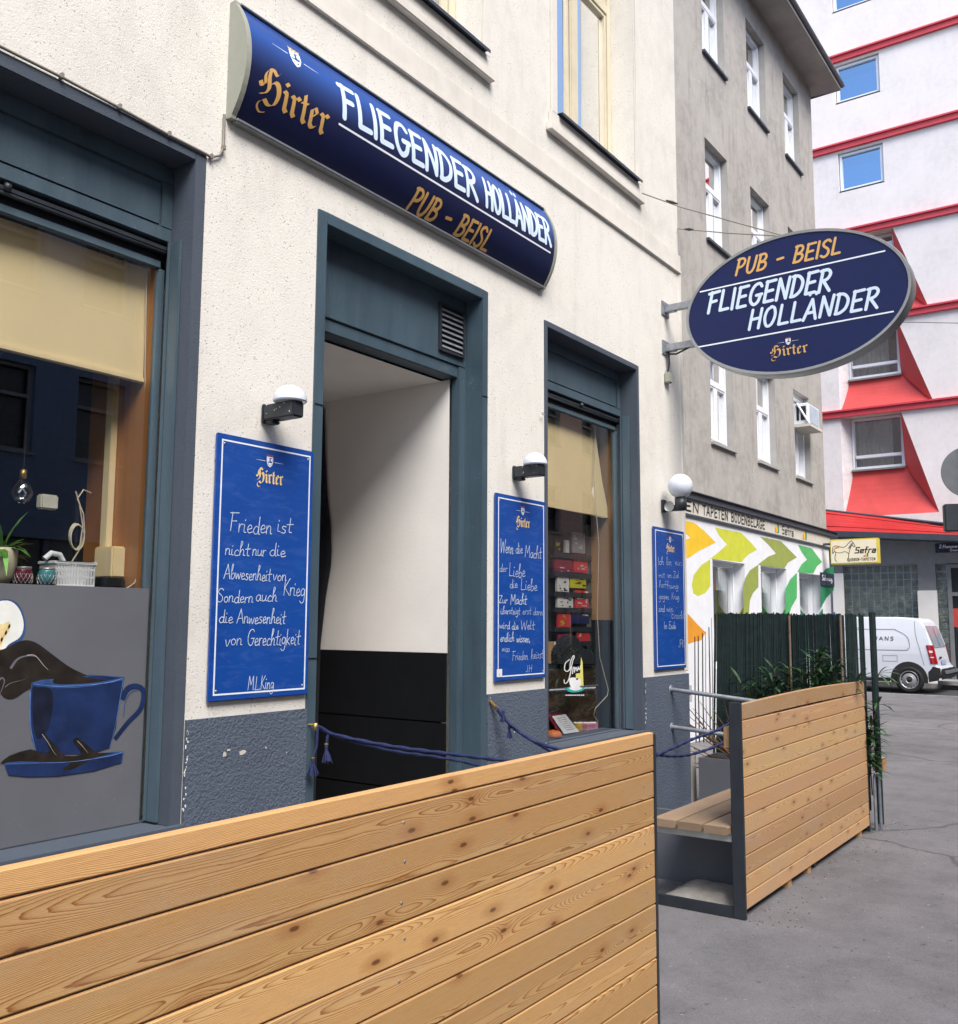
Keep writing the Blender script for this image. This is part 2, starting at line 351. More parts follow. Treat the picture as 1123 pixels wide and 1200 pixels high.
# ------------------------------------------------------------------ mesh builder
class MB:
    def __init__(s): s.v = []; s.f = []; s.uv = {}; s.sm = set(); s.mi = {}
    def face(s, pts, uv=None, mi=0):
        b = len(s.v); s.v += [tuple(p) for p in pts]; s.f.append(tuple(range(b, b+len(pts))))
        if uv: s.uv[len(s.f)-1] = uv
        if mi: s.mi[len(s.f)-1] = mi
        return s
    def add(s, vs, fs, smooth=False, mi=0):
        b = len(s.v); s.v += [tuple(p) for p in vs]
        for f in fs:
            s.f.append(tuple(i+b for i in f))
            if smooth: s.sm.add(len(s.f)-1)
            if mi: s.mi[len(s.f)-1] = mi
        return s
    def box(s, a, b, mi=0, T=None):
        (x0, y0, z0), (x1, y1, z1) = a, b
        x0, x1 = min(x0, x1), max(x0, x1); y0, y1 = min(y0, y1), max(y0, y1); z0, z1 = min(z0, z1), max(z0, z1)
        vs = [(x0, y0, z0), (x1, y0, z0), (x1, y1, z0), (x0, y1, z0), (x0, y0, z1), (x1, y0, z1), (x1, y1, z1), (x0, y1, z1)]
        if T: vs = [T @ Vector(p) for p in vs]
        return s.add(vs, [(0, 3, 2, 1), (4, 5, 6, 7), (0, 1, 5, 4), (1, 2, 6, 5), (2, 3, 7, 6), (3, 0, 4, 7)], mi=mi)
    def plank(s, a, b, ch=.003, uo=None, axis=0):
        """board along x (axis 0) with a chamfer on its long front edges and grain uv"""
        (x0, y0, z0), (x1, y1, z1) = a, b
        uo = uo if uo is not None else (rnd.uniform(0, 60), rnd.randint(1, 400))
        prof = [(y0+ch, z0), (y1, z0), (y1, z1), (y0+ch, z1), (y0, z1-ch), (y0, z0+ch)]
        n = len(prof)
        for i in range(n):
            p, q = prof[i], prof[(i+1) % n]
            d0 = sum(math.hypot(prof[k+1][0]-prof[k][0], prof[k+1][1]-prof[k][1]) for k in range(i))
            d1 = d0+math.hypot(q[0]-p[0], q[1]-p[1])
            s.face([(x0, *p), (x0, *q), (x1, *q), (x1, *p)],
                   [(uo[0]+x0, uo[1]+d0), (uo[0]+x0, uo[1]+d1), (uo[0]+x1, uo[1]+d1), (uo[0]+x1, uo[1]+d0)])
        s.face([(x0, *p) for p in reversed(prof)], [(uo[0]+p[0]*.2, uo[1]+p[1] % .3) for p in reversed(prof)])
        s.face([(x1, *p) for p in prof], [(uo[0]+p[0]*.2, uo[1]+p[1] % .3) for p in prof])
        return s
    def tube(s, pts, r, n=8, cap=True, smooth=True):
        pts = [Vector(p) for p in pts]; k = len(pts); rr = r if isinstance(r, (list, tuple)) else [r]*k
        rings = []; ref = None
        for i, p in enumerate(pts):
            t = (pts[min(i+1, k-1)]-pts[max(i-1, 0)]).normalized()
            if ref is None: ref = Vector((0, 0, 1)) if abs(t.z) < .9 else Vector((1, 0, 0))
            a = t.cross(ref).normalized(); b = a.cross(t).normalized(); ref = b
            rings.append([p+(a*math.cos(2*math.pi*j/n)+b*math.sin(2*math.pi*j/n))*rr[i] for j in range(n)])
        vs = [q for g in rings for q in g]
        fs = [(i*n+j, i*n+(j+1) % n, (i+1)*n+(j+1) % n, (i+1)*n+j) for i in range(k-1) for j in range(n)]
        s.add(vs, fs, smooth)
        if cap: s.add(rings[0], [tuple(range(n))]); s.add(rings[-1], [tuple(reversed(range(n)))])
        return s
    def lathe(s, prof, c=(0, 0, 0), n=24, axis='z', smooth=True):
        c = Vector(c)
        def P(r, h, a):
            x, y = r*math.cos(a), r*math.sin(a)
            return c+(Vector((x, y, h)) if axis == 'z' else Vector((h, x, y)) if axis == 'x' else Vector((x, h, y)))
        k = len(prof)
        vs = [P(r, h, 2*math.pi*j/n) for r, h in prof for j in range(n)]
        fs = [(i*n+j, i*n+(j+1) % n, (i+1)*n+(j+1) % n, (i+1)*n+j) for i in range(k-1) for j in range(n)]
        return s.add(vs, fs, smooth)
    def prism(s, poly, d, mi=0):
        """poly: list of 3D points (planar), extruded by vector d"""
        poly = [Vector(p) for p in poly]; d = Vector(d); n = len(poly)
        tri = tessellate_polygon([poly])
        vs = poly+[p+d for p in poly]
        fs = [tuple(t) for t in tri]+[tuple(i+n for i in reversed(t)) for t in tri]
        fs += [(i, (i+1) % n, (i+1) % n+n, i+n) for i in range(n)]
        return s.add(vs, fs, mi=mi)
    def build(s, name, mat, parent=None, base=None, bevel=0, fix=True):
        me = bpy.data.meshes.new(name)
        off = Vector((0, 0, 0))
        if parent is None and s.v:
            xs, ys, zs = zip(*s.v)
            off = Vector(base) if base is not None else Vector(((min(xs)+max(xs))/2, (min(ys)+max(ys))/2, min(zs)))
        me.from_pydata([tuple(Vector(p)-off) for p in s.v], [], s.f)
        mats = mat if isinstance(mat, (list, tuple)) else [mat]
        for q in mats: me.materials.append(M[q] if isinstance(q, str) else q)
        for i in s.sm: me.polygons[i].use_smooth = True
        for i, k in s.mi.items(): me.polygons[i].material_index = k
        if s.uv:
            ul = me.uv_layers.new(name='grain')
            for i, u in s.uv.items():
                for k, li in enumerate(me.polygons[i].loop_indices): ul.data[li].uv = u[k]
        if fix or bevel:
            bm = bmesh.new(); bm.from_mesh(me)
            if bevel:
                bmesh.ops.remove_doubles(bm, verts=bm.verts, dist=1e-5)
            bmesh.ops.recalc_face_normals(bm, faces=bm.faces)
            if bevel:
                ed = [e for e in bm.edges if len(e.link_faces) == 2 and e.calc_face_angle(0) > .5]
                bmesh.ops.bevel(bm, geom=ed, offset=bevel, segments=2, affect='EDGES', clamp_overlap=True)
            bm.to_mesh(me); bm.free()
        me.update()
        o = bpy.data.objects.new(name, me); C.objects.link(o)
        if parent is not None: attach(o, parent)
        else: o.location = off
        return o
def wmat(o):
    """world matrix of an object from its own transform chain"""
    mm = Matrix.LocRotScale(o.location, o.rotation_euler, o.scale)
    return (wmat(o.parent) @ o.matrix_parent_inverse @ mm) if o.parent else mm
def attach(o, parent):
    o.parent = parent; o.matrix_parent_inverse = wmat(parent).inverted()
def tag(o, label=None, cat=None, group=None, kind=None):
    if label: o['label'] = label
    if cat: o['category'] = cat
    if group: o['group'] = group
    if kind: o['kind'] = kind
    return o
def thing(name, loc, label, cat, group=None):
    o = bpy.data.objects.new(name, None); C.objects.link(o); o.location = loc; o.empty_display_size = .1
    return tag(o, label, cat, group)
def dup(root, delta, label):
    """a copy of a thing with copies of its parts and sub-parts, moved by delta"""
    r = root.copy(); C.objects.link(r); r.location = root.location+Vector(delta); r['label'] = label
    def kids(a, b):
        for ch in list(a.children):
            c = ch.copy(); C.objects.link(c); c.parent = b; c.matrix_parent_inverse = ch.matrix_parent_inverse.copy()
            kids(ch, c)
    kids(root, r); return r
def holes_wall(mb, x0, x1, z0, z1, holes, yf, yb, P=None, mi=0):
    """front skin of a wall with rectangular holes + reveals of the holes; P maps (a,b,c)->xyz"""
    P = P or (lambda a, b, c: (a, b, c))
    xs = sorted({x0, x1, *[h[0] for h in holes], *[h[1] for h in holes]}); zs = sorted({z0, z1, *[h[2] for h in holes], *[h[3] for h in holes]})
    xs = [x for x in xs if x0 <= x <= x1]; zs = [z for z in zs if z0 <= z <= z1]
    for i in range(len(xs)-1):
        for j in range(len(zs)-1):
            cx, cz = (xs[i]+xs[i+1])/2, (zs[j]+zs[j+1])/2
            if any(h[0] < cx < h[1] and h[2] < cz < h[3] for h in holes): continue
            mb.face([P(xs[i], yf, zs[j]), P(xs[i+1], yf, zs[j]), P(xs[i+1], yf, zs[j+1]), P(xs[i], yf, zs[j+1])], mi=mi)
    for a, b, c, d in holes:
        c2, d2 = max(c, z0), min(d, z1)
        for q in ([(a, c2), (a, d2)], [(b, c2), (b, d2)]) + (([(a, c2), (b, c2)],) if c > z0 else ()) + (([(a, d2), (b, d2)],) if d < z1 else ()):
            mb.face([P(q[0][0], yf, q[0][1]), P(q[1][0], yf, q[1][1]), P(q[1][0], yb, q[1][1]), P(q[0][0], yb, q[0][1])], mi=mi)
def ring(mb, x0, x1, z0, z1, wd, yf, yb, bottom=True, P=None):
    """rectangular frame of four bars butted end to end"""
    P = P or (lambda a, b, c: (a, b, c))
    def bx(a, b, c, d):
        vs = [P(x, y, z) for z in (c, d) for (x, y) in ((a, yf), (b, yf), (b, yb), (a, yb))]
        mb.add(vs, [(0, 3, 2, 1), (4, 5, 6, 7), (0, 1, 5, 4), (1, 2, 6, 5), (2, 3, 7, 6), (3, 0, 4, 7)])
    zb = z0+wd if bottom else z0
    bx(x0, x0+wd, z0, z1); bx(x1-wd, x1, z0, z1); bx(x0+wd, x1-wd, z1-wd, z1)
    if bottom: bx(x0+wd, x1-wd, z0, zb)
    return mb

# ------------------------------------------------------------------ stroke lettering
def smooth(pts, n=5):
    if len(pts) < 3: return [Vector(p) for p in pts]
    p = [Vector(q) for q in pts]; p = [2*p[0]-p[1]]+p+[2*p[-1]-p[-2]]; out = []
    for i in range(1, len(p)-2):
        for k in range(n):
            t = k/n
            out.append(.5*((2*p[i])+(p[i+1]-p[i-1])*t+(2*p[i-1]-5*p[i]+4*p[i+1]-p[i+2])*t*t+(3*p[i]-p[i-1]-3*p[i+1]+p[i+2])*t**3))
    out.append(p[-2]); return out
def splitc(pts, ang=1.0):
    """cut a polyline at sharp corners"""
    out = [[pts[0]]]
    for i in range(1, len(pts)):
        out[-1].append(pts[i])
        if i < len(pts)-1:
            a = Vector(pts[i])-Vector(pts[i-1]); b = Vector(pts[i+1])-Vector(pts[i])
            if a.length > 1e-6 and b.length > 1e-6 and a.angle(b) > ang: out.append([pts[i]])
    return out
class Ink:
    """collects flat strokes (u,v plane) and maps them onto a surface"""
    def __init__(s, mapf, seg=9.0): s.mb = MB(); s.map = mapf; s.k = 0; s.seg = seg
    def stroke(s, pts, wd, taper=(1, 1), cap=True):
        pts = [Vector(p) for p in pts]; q = [pts[0]]
        for p in pts[1:]:
            if (p-q[-1]).length > wd*.08: q.append(p)
        if len(q) < 2: q = [q[0], q[0]+Vector((wd*.2, 0))]
        z_ = [q[0]]
        for p in q[1:]:
            m_ = max(1, int((p-z_[-1]).length/s.seg)); o_ = z_[-1]
            z_ += [o_.lerp(p, k/m_) for k in range(1, m_+1)]
        q = z_; n = len(q); L = []; Rr = []
        for i in range(n):
            t = (q[min(i+1, n-1)]-q[max(i-1, 0)]).normalized(); nn = Vector((-t.y, t.x))
            f = i/(n-1); ww = wd*.5*(taper[0]+(taper[1]-taper[0])*f)
            L.append(q[i]+nn*ww); Rr.append(q[i]-nn*ww)
        s.k += 1
        h = lambda f: .0003+.00006*(s.k % 30)+.00004*f
        vs = [s.map(p.x, p.y, h(i/(n-1))) for i, p in enumerate(L)]+[s.map(p.x, p.y, h(i/(n-1))) for i, p in enumerate(Rr)]
        fs = [(i, i+1, n+i+1, n+i) for i in range(n-1)]
        if cap:
            for e, sg in ((0, -1), (n-1, 1)):
                t = (q[min(e+1, n-1)]-q[max(e-1, 0)]).normalized()*sg; nn = Vector((-t.y, t.x)); ww = wd*.5*(taper[0] if e == 0 else taper[1])
                b = len(vs)
                for a in (-60, -30, 0, 30, 60):
                    d = q[e]+(t*math.cos(R(a))+nn*math.sin(R(a)))*ww
                    vs.append(s.map(d.x, d.y, h(e/(n-1))))
                lo, hi = ((n+e), e) if sg > 0 else (e, n+e)
                fs.append((lo, b, b+1, b+2, b+3, b+4, hi))
        s.mb.add(vs, fs)
    def nib(s, pts, wd, ang=40):
        d = Vector((math.cos(R(ang)), math.sin(R(ang))))*wd*.5
        src = [Vector(p) for p in pts]; s.k += 1; pts = [src[0]]
        for p in src[1:]:
            m_ = max(1, int((p-pts[-1]).length/s.seg)); o_ = pts[-1]
            pts += [o_.lerp(p, k/m_) for k in range(1, m_+1)]
        for i in range(len(pts)-1):
            a, b = pts[i], pts[i+1]; h = .0003+.00005*(s.k % 30)+.00001*i
            t = (b-a).normalized()
            x = d+Vector((-t.y, t.x))*wd*.06; x = x if abs(d.normalized().cross(t)) > .25 else d+Vector((-t.y, t.x))*wd*.10
            s.mb.face([s.map(p.x, p.y, h) for p in (a-x, a+x, b+x, b-x)])
    def poly(s, pts, hh=None):
        s.k += 1; hh = .0003+.00006*(s.k % 30) if hh is None else hh
        p3 = [Vector((p[0], p[1], 0)) for p in pts]
        s.mb.add([s.map(p[0], p[1], hh) for p in pts], [tuple(t) for t in tessellate_polygon([p3])])
    def text(s, txt, font, u0, v0, h, width=None, wd=.16, slant=0, jit=0, tr=.12, taper=(1, 1)):
        adv = 0
        for ch in txt: adv += (font[ch][0] if ch in font else .35)+tr
        adv -= tr; sx = (width/adv) if width else h
        x = 0
        for ch in txt:
            if ch not in font: x += .35+tr; continue
            w_, sts = font[ch]
            jy = rnd.uniform(-jit, jit)
            for cur, pts in sts:
                q = smooth(pts) if cur else [Vector(p) for p in pts]
                for part in ([q] if cur else splitc(q)):
                    s.stroke([(u0+(x+p[0])*sx+p[1]*slant*h, v0+(p[1]+jy)*h) for p in part], wd*h, taper)
            x += w_+tr
    def build(s, name, mat, parent): return s.mb.build(name, mat, parent, fix=False)
c_, l_ = True, False
CAPS = {
 'F': (.5, [(l_, [(.10, 0), (.14, 1)]), (l_, [(0, .95), (.52, 1)]), (l_, [(.13, .52), (.42, .55)])]),
 'L': (.46, [(l_, [(.08, 1), (.06, .03), (.46, .05)])]),
 'I': (.14, [(l_, [(.07, 1), (.07, 0)])]),
 'E': (.48, [(l_, [(.09, 1), (.06, .02), (.47, .04)]), (l_, [(.06, .97), (.48, 1)]), (l_, [(.08, .51), (.4, .54)])]),
 'G': (.58, [(c_, [(.54, .84), (.42, .99), (.2, .92), (.06, .6), (.08, .22), (.26, 0), (.45, .1), (.54, .42)]), (l_, [(.34, .43), (.6, .45)])]),
 'N': (.54, [(l_, [(.04, 0), (.08, 1), (.47, .02), (.53, 1)])]),
 'D': (.54, [(l_, [(.1, 1), (.06, .02)]), (c_, [(.02, .97), (.3, .94), (.51, .65), (.46, .25), (.24, .04), (.04, .02)])]),
 'R': (.52, [(l_, [(.1, 1), (.06, 0)]), (c_, [(.02, .97), (.32, .99), (.46, .80), (.36, .57), (.1, .48)]), (l_, [(.2, .48), (.52, 0)])]),
 'H': (.54, [(l_, [(.08, 1), (.05, 0)]), (l_, [(.51, 1), (.48, 0)]), (l_, [(.06, .5), (.5, .53)])]),
 'O': (.56, [(c_, [(.32, 1), (.12, .85), (.05, .45), (.18, .04), (.4, .08), (.52, .5), (.44, .9), (.28, 1)])]),
 'A': (.56, [(l_, [(0, 0), (.28, 1), (.54, 0)]), (l_, [(.1, .33), (.44, .35)])]),
 'Ä': (.56, [(l_, [(0, 0), (.28, 1), (.54, 0)]), (l_, [(.1, .33), (.44, .35)]), (l_, [(.13, 1.25), (.14, 1.32)]), (l_, [(.41, 1.25), (.42, 1.32)])]),
 'P': (.48, [(l_, [(.1, 1), (.04, 0)]), (c_, [(.02, .95), (.32, .99), (.46, .78), (.34, .52), (.1, .44)])]),
 'U': (.52, [(c_, [(.06, 1), (.04, .35), (.12, .05), (.3, .03), (.44, .3), (.5, 1)])]),
 'B': (.5, [(l_, [(.1, 1), (.05, .02)]), (c_, [(.03, .97), (.32, .99), (.44, .8), (.34, .58), (.1, .52)]), (c_, [(.1, .52), (.4, .47), (.48, .26), (.34, .05), (.03, .02)])]),
 'S': (.44, [(c_, [(.42, .88), (.3, 1), (.1, .92), (.07, .7), (.36, .42), (.38, .14), (.2, 0), (.02, .1)])]),
 '-': (.36, [(l_, [(.02, .46), (.34, .5)])]), '–': (.36, [(l_, [(.02, .46), (.34, .5)])]),
 'T': (.5, [(l_, [(.25, 1), (.24, 0)]), (l_, [(0, .97), (.5, .98)])]),
 'M': (.66, [(l_, [(.03, 0), (.1, 1), (.32, .35), (.56, 1), (.62, 0)])]),
 'K': (.5, [(l_, [(.08, 1), (.05, 0)]), (l_, [(.46, 1), (.08, .45), (.5, 0)])]),
 'W': (.74, [(l_, [(.03, 1), (.16, .02), (.38, .8), (.55, .02), (.74, 1)])]),
 'J': (.4, [(c_, [(.34, 1), (.33, .3), (.22, .02), (.04, .15)])]),
 'C': (.5, [(c_, [(.48, .85), (.3, 1), (.08, .7), (.08, .25), (.28, 0), (.48, .15)])]),
 'V': (.5, [(l_, [(.02, 1), (.24, 0), (.5, 1)])]), 'Z': (.46, [(l_, [(.02, .97), (.44, .97), (.02, .03), (.46, .05)])]),
 'X': (.5, [(l_, [(.02, 1), (.5, 0)]), (l_, [(.48, 1), (.02, 0)])]),
 '.': (.12, [(l_, [(.05, 0), (.07, .05)])]), ',': (.12, [(l_, [(.07, .06), (.02, -.15)])]),
 '2': (.44, [(c_, [(.04, .8), (.22, 1), (.4, .8), (.3, .5), (.03, .05)]), (l_, [(.03, .03), (.44, .05)])]),
}
HAND = dict(CAPS)
HAND.update({
 'a': (.42, [(c_, [(.37, .42), (.2, .46), (.05, .25), (.12, .03), (.28, .06), (.37, .4), (.37, .1), (.45, .02)])]),
 'b': (.36, [(c_, [(.1, .55), (.16, 1), (.06, .9), (.06, .08), (.22, .01), (.34, .22), (.24, .42), (.09, .3)])]),
 'c': (.33, [(c_, [(.32, .38), (.2, .46), (.05, .25), (.12, .03), (.36, .08)])]),
 'd': (.42, [(c_, [(.34, .38), (.2, .44), (.05, .22), (.15, .02), (.33, .14), (.38, 1), (.37, .1), (.46, .03)])]),
 'e': (.34, [(c_, [(.05, .2), (.3, .3), (.22, .47), (.07, .32), (.12, .03), (.38, .1)])]),
 'f': (.34, [(c_, [(.36, .88), (.26, 1), (.18, .8), (.15, -.05)]), (l_, [(.03, .45), (.34, .48)])]),
 'g': (.4, [(c_, [(.33, .4), (.18, .46), (.05, .25), (.15, .04), (.32, .15), (.36, .43), (.34, -.25), (.15, -.4), (.0, -.28)])]),
 'h': (.4, [(c_, [(.06, .5), (.2, .95), (.1, 1), (.05, 0)]), (c_, [(.06, .2), (.2, .46), (.31, .36), (.31, .05), (.42, .03)])]),
 'i': (.18, [(c_, [(.06, .45), (.06, .06), (.18, .03)]), (l_, [(.08, .66), (.10, .72)])]),
 'k': (.36, [(l_, [(.08, 1), (.05, 0)]), (l_, [(.3, .46), (.08, .22), (.36, 0)])]),
 'l': (.2, [(c_, [(.08, 1), (.06, .5), (.07, .06), (.2, .03)])]),
 'm': (.56, [(l_, [(.05, .45), (.05, 0)]), (c_, [(.06, .28), (.16, .46), (.27, .36), (.27, .02)]), (c_, [(.28, .28), (.4, .46), (.49, .36), (.49, .05), (.56, .03)])]),
 'n': (.38, [(l_, [(.05, .45), (.05, 0)]), (c_, [(.06, .26), (.18, .46), (.3, .36), (.3, .05), (.4, .03)])]),
 'o': (.36, [(c_, [(.22, .45), (.06, .3), (.12, .04), (.28, .06), (.34, .3), (.2, .45)])]),
 'r': (.28, [(l_, [(.05, .45), (.06, 0)]), (c_, [(.06, .22), (.15, .43), (.3, .43)])]),
 's': (.3, [(c_, [(.28, .42), (.12, .44), (.1, .3), (.26, .18), (.2, .02), (.02, .05)])]),
 't': (.32, [(c_, [(.18, .92), (.15, .3), (.16, .05), (.28, .04)]), (l_, [(.0, .5), (.36, .56)])]),
 'u': (.42, [(c_, [(.05, .45), (.06, .08), (.2, .02), (.32, .2), (.34, .45), (.33, .08), (.45, .03)])]),
 'ü': (.42, [(c_, [(.05, .45), (.06, .08), (.2, .02), (.32, .2), (.34, .45), (.33, .08), (.45, .03)]), (l_, [(.1, .66), (.12, .7)]), (l_, [(.26, .66), (.28, .7)])]),
 'v': (.32, [(c_, [(.03, .45), (.15, .02), (.32, .46)])]),
 'w': (.5, [(c_, [(.03, .45), (.12, .03), (.24, .4), (.36, .03), (.5, .46)])]),
 'z': (.32, [(l_, [(.03, .44), (.3, .44), (.03, .02), (.34, .04)])]),
 'ß': (.36, [(c_, [(.05, -.1), (.08, .8), (.22, 1), (.3, .75), (.16, .5), (.34, .25), (.15, .02)])]),
})
SEFRA = dict(CAPS); SEFRA.update({
 'e': (.44, [(l_, [(.06, .32), (.4, .32), (.4, .58), (.06, .58), (.06, .03), (.42, .03)])]),
 'f': (.3, [(l_, [(.3, 1), (.12, 1), (.12, 0)]), (l_, [(0, .58), (.28, .58)])]),
 'r': (.32, [(l_, [(.06, 0), (.06, .6), (.32, .6)])]),
 'a': (.44, [(l_, [(.06, .6), (.4, .6), (.4, .02), (.06, .02), (.06, .33), (.4, .33)])]),
 'S': (.46, [(l_, [(.44, .97), (.05, .97), (.05, .52), (.42, .52), (.42, .03), (.02, .03)])])})
def minim(x): return [(x-.07, .60), (x+.02, .55), (x+.02, .10), (x+.10, .02)]
def fraktur(ink, u0, v0, h, width):
    """the brewery name in broken script, broad pen at 40 degrees"""
    sx = width/2.52; P = lambda L: [(u0+p[0]*sx, v0+p[1]*h) for p in L]
    w_ = .155*h
    N = lambda L, k=1.0: ink.nib(P(L), w_*k)
    N(smooth([(.04, .50), (.10, .40), (.2, .5), (.18, .75), (.3, .97), (.46, 1.0)]), 1.0)
    N(smooth([(.46, 1.0), (.56, .9), (.68, 1.04)]), .8)
    N(smooth([(.34, .95), (.31, .7), (.34, .42), (.24, .22), (.1, .16)]), 1.0)
    N(smooth([(.36, .52), (.52, .68), (.64, .60), (.68, .35), (.60, .05), (.42, -.05), (.26, .06)]), 1.15)
    N(smooth([(.28, .02), (.14, -.06), (.1, -.22), (.22, -.34), (.38, -.28)]), .45)
    N(minim(.92)); N([(.9, .86), (.98, .80)])
    N(minim(1.20)); N([(1.25, .50), (1.32, .64), (1.42, .58)])
    N([(1.60, .86), (1.60, .10), (1.69, .02)]); N([(1.48, .58), (1.72, .62)], .8)
    N([(1.88, .56), (1.88, .10), (1.96, .02), (2.08, .10)]); N([(1.90, .56), (2.0, .66), (2.07, .52), (1.92, .34)], .85)
    N(minim(2.28)); N([(2.33, .50), (2.40, .64), (2.50, .58)])
def crest(ink_w, ink_r, u, v, h):
    """small shield with crown and two fine lines left and right"""
    sh = [(-.36, .42), (.36, .42), (.36, .0), (.22, -.34), (0, -.5), (-.22, -.34), (-.36, 0)]
    for k in range(len(sh)):
        a, b = sh[k], sh[(k+1) % len(sh)]
        ink_w.stroke([(u+a[0]*h, v+a[1]*h), (u+b[0]*h, v+b[1]*h)], h*.10)
    ink_w.poly([(u-.30*h, v+.36*h), (u-.06*h, v+.36*h), (u-.06*h, v-.02*h), (u-.30*h, v-.02*h)])
    ink_w.poly([(u+.08*h, v+.30*h), (u+.30*h, v+.30*h), (u+.26*h, v+.02*h), (u+.10*h, v+.06*h)])
    ink_w.poly([(u-.26*h, v-.12*h), (u+.26*h, v-.12*h), (u+.0*h, v-.42*h)])
    for k in range(3):
        x = u+(-.28+.28*k)*h
        ink_r.poly([(x-.10*h, v+.50*h), (x+.10*h, v+.50*h), (x+.13*h, v+.72*h), (x, v+.62*h), (x-.13*h, v+.72*h)])
    ink_w.stroke([(u-1.7*h, v), (u-.62*h, v)], h*.05, (.3, 1)); ink_w.stroke([(u+.62*h, v), (u+1.7*h, v)], h*.05, (1, .3))
# ================================================================== SETTING: ground
ZR = -.06
g = MB(); g.face([(-150, -150, ZR), (250, -150, ZR), (250, 250, ZR), (-150, 250, ZR)])
tag(g.build('road', 'road', fix=False), 'dark asphalt road beyond the pavement', 'road', kind='structure')
g = MB(); g.box((-40, -5.2, -.4), (23.75, 12, 0))
tag(g.build('pavement', 'asphalt'), 'worn grey asphalt pavement along the house fronts', 'pavement', kind='structure')
g = MB()
for i in range(24): g.box((23.752, -5.2+i*.72, -.3), (23.90, -5.2+i*.72+.712, .004))
for i in range(60): g.box((23.74-(i+1)*1.0, -5.36, -.3), (23.74-i*1.0-.01, -5.204, .004))
tag(g.build('kerb', 'kerb', bevel=.012), 'granite kerb at the pavement edge', 'kerb', kind='structure')
g = MB(); g.box((27.45, -30, -.4), (60, 40, .06))
tag(g.build('far_pavement', 'kerb'), 'light pavement in front of the red and white building', 'pavement', kind='structure')

# ================================================================== PUB BUILDING
pub = thing('pub_building', (3, 4, 0), 'cream roughcast pub building with slate blue plinth, doorway and two shop windows', 'building')
W1 = (.85, 2.485, .80, 3.583); DR = (3.147, 4.58, 0, 3.581); W2 = (5.235, 6.645, .80, 3.587)
U = [(5.408, 6.627, 5.10, 7.25), (3.285, 4.505, 5.10, 7.25), (1.16, 2.38, 5.10, 7.25), (-.96, .26, 5.10, 7.25)]
XE = 7.452
g = MB(); holes_wall(g, -6, XE, 0, 9.6, [W1, DR, W2]+U, 0, .32)
g.face([(XE, 0, 0), (XE, 9, 0), (XE, 9, 9.6), (XE, 0, 9.6)])
g.face([(-6, 0, 0), (-6, 9, 0), (-6, 9, 9.6), (-6, 0, 9.6)])
g.face([(-6, 9, 0), (XE, 9, 0), (XE, 9, 9.6), (-6, 9, 9.6)])
g.build('wall', 'plaster', pub, fix=False)
g = MB(); g.box((-6.2, -.35, 9.602), (XE+.15, 9.2, 9.9)); g.build('roof', 'roofmetal', pub)
g = MB(); g.box((-6, -.016, 4.605), (XE+.012, -.0005, 4.74)); g.box((-6, -.022, 4.585), (XE+.016, -.0005, 4.6045))
g.build('moulding', 'plaster_smooth', pub)
g = MB(); g.box((XE-.012, -.012, 1.21), (XE+.030, .20, 4.584)); g.build('corner_strip', 'plaster_smooth', pub, bevel=.006)
# smooth plaster margin round the message boards at the foot of the wall
# plinth
for a, b, zt in ((-6, .84, 1.2), (2.487, 3.145, 1.205), (4.582, 5.233, 1.185), (6.647, XE+.016, 1.19)):
    MB().box((a, -.018, 0), (b, -.0006, zt)).build('plinth', 'plinth', pub)
MB().box((.841, -.018, 0), (2.486, -.0006, .765)).build('plinth', 'plinth', pub); MB().box((5.234, -.018, 0), (6.646, -.0006, .765)).build('plinth', 'plinth', pub)
MB().box((XE+.0006, -.017, 0), (XE+.016, 6, 1.19)).build('plinth', 'plinth', pub)
# paint chips on the plinth beside the first board
g = MB()
def chip(mb, c, rx, rz, y=-.0195, n=9):
    mb.face([(c[0]+rx*math.cos(2*math.pi*k/n)*rnd.uniform(.5, 1.15), y, c[2]+rz*math.sin(2*math.pi*k/n)*rnd.uniform(.5, 1.15)) for k in range(n)])
for px, py, a, b in ((263, 884, .014, .013), (284, 882, .024, .016), (268, 879, .012, .006), (312, 876, .006, .005), (336, 882, .004, .004)): chip(g, fy(px, py, -.0195), a, b)
for px, py, a, b in ((603, 858, .006, .007), (640, 872, .012, .008), (588, 838, .004, .004), (598, 836, .004, .004), (575, 818, .004, .006)): chip(g, fy(px, py, -.0195), a, b)
g.build('paint_chip', 'signband', pub, fix=False)
g = MB()
for k in range(22):
    z = rnd.uniform(.85, 1.16); chip(g, (2.486+rnd.uniform(-.007, .005), -.0195, z), .004, rnd.uniform(.004, .013))
for k in range(16):
    z = rnd.uniform(.85, 1.16); chip(g, (6.647+rnd.uniform(-.008, .008), -.0195, z), .006, rnd.uniform(.004, .012))
g.build('chipped_edge', 'white', pub, fix=False)
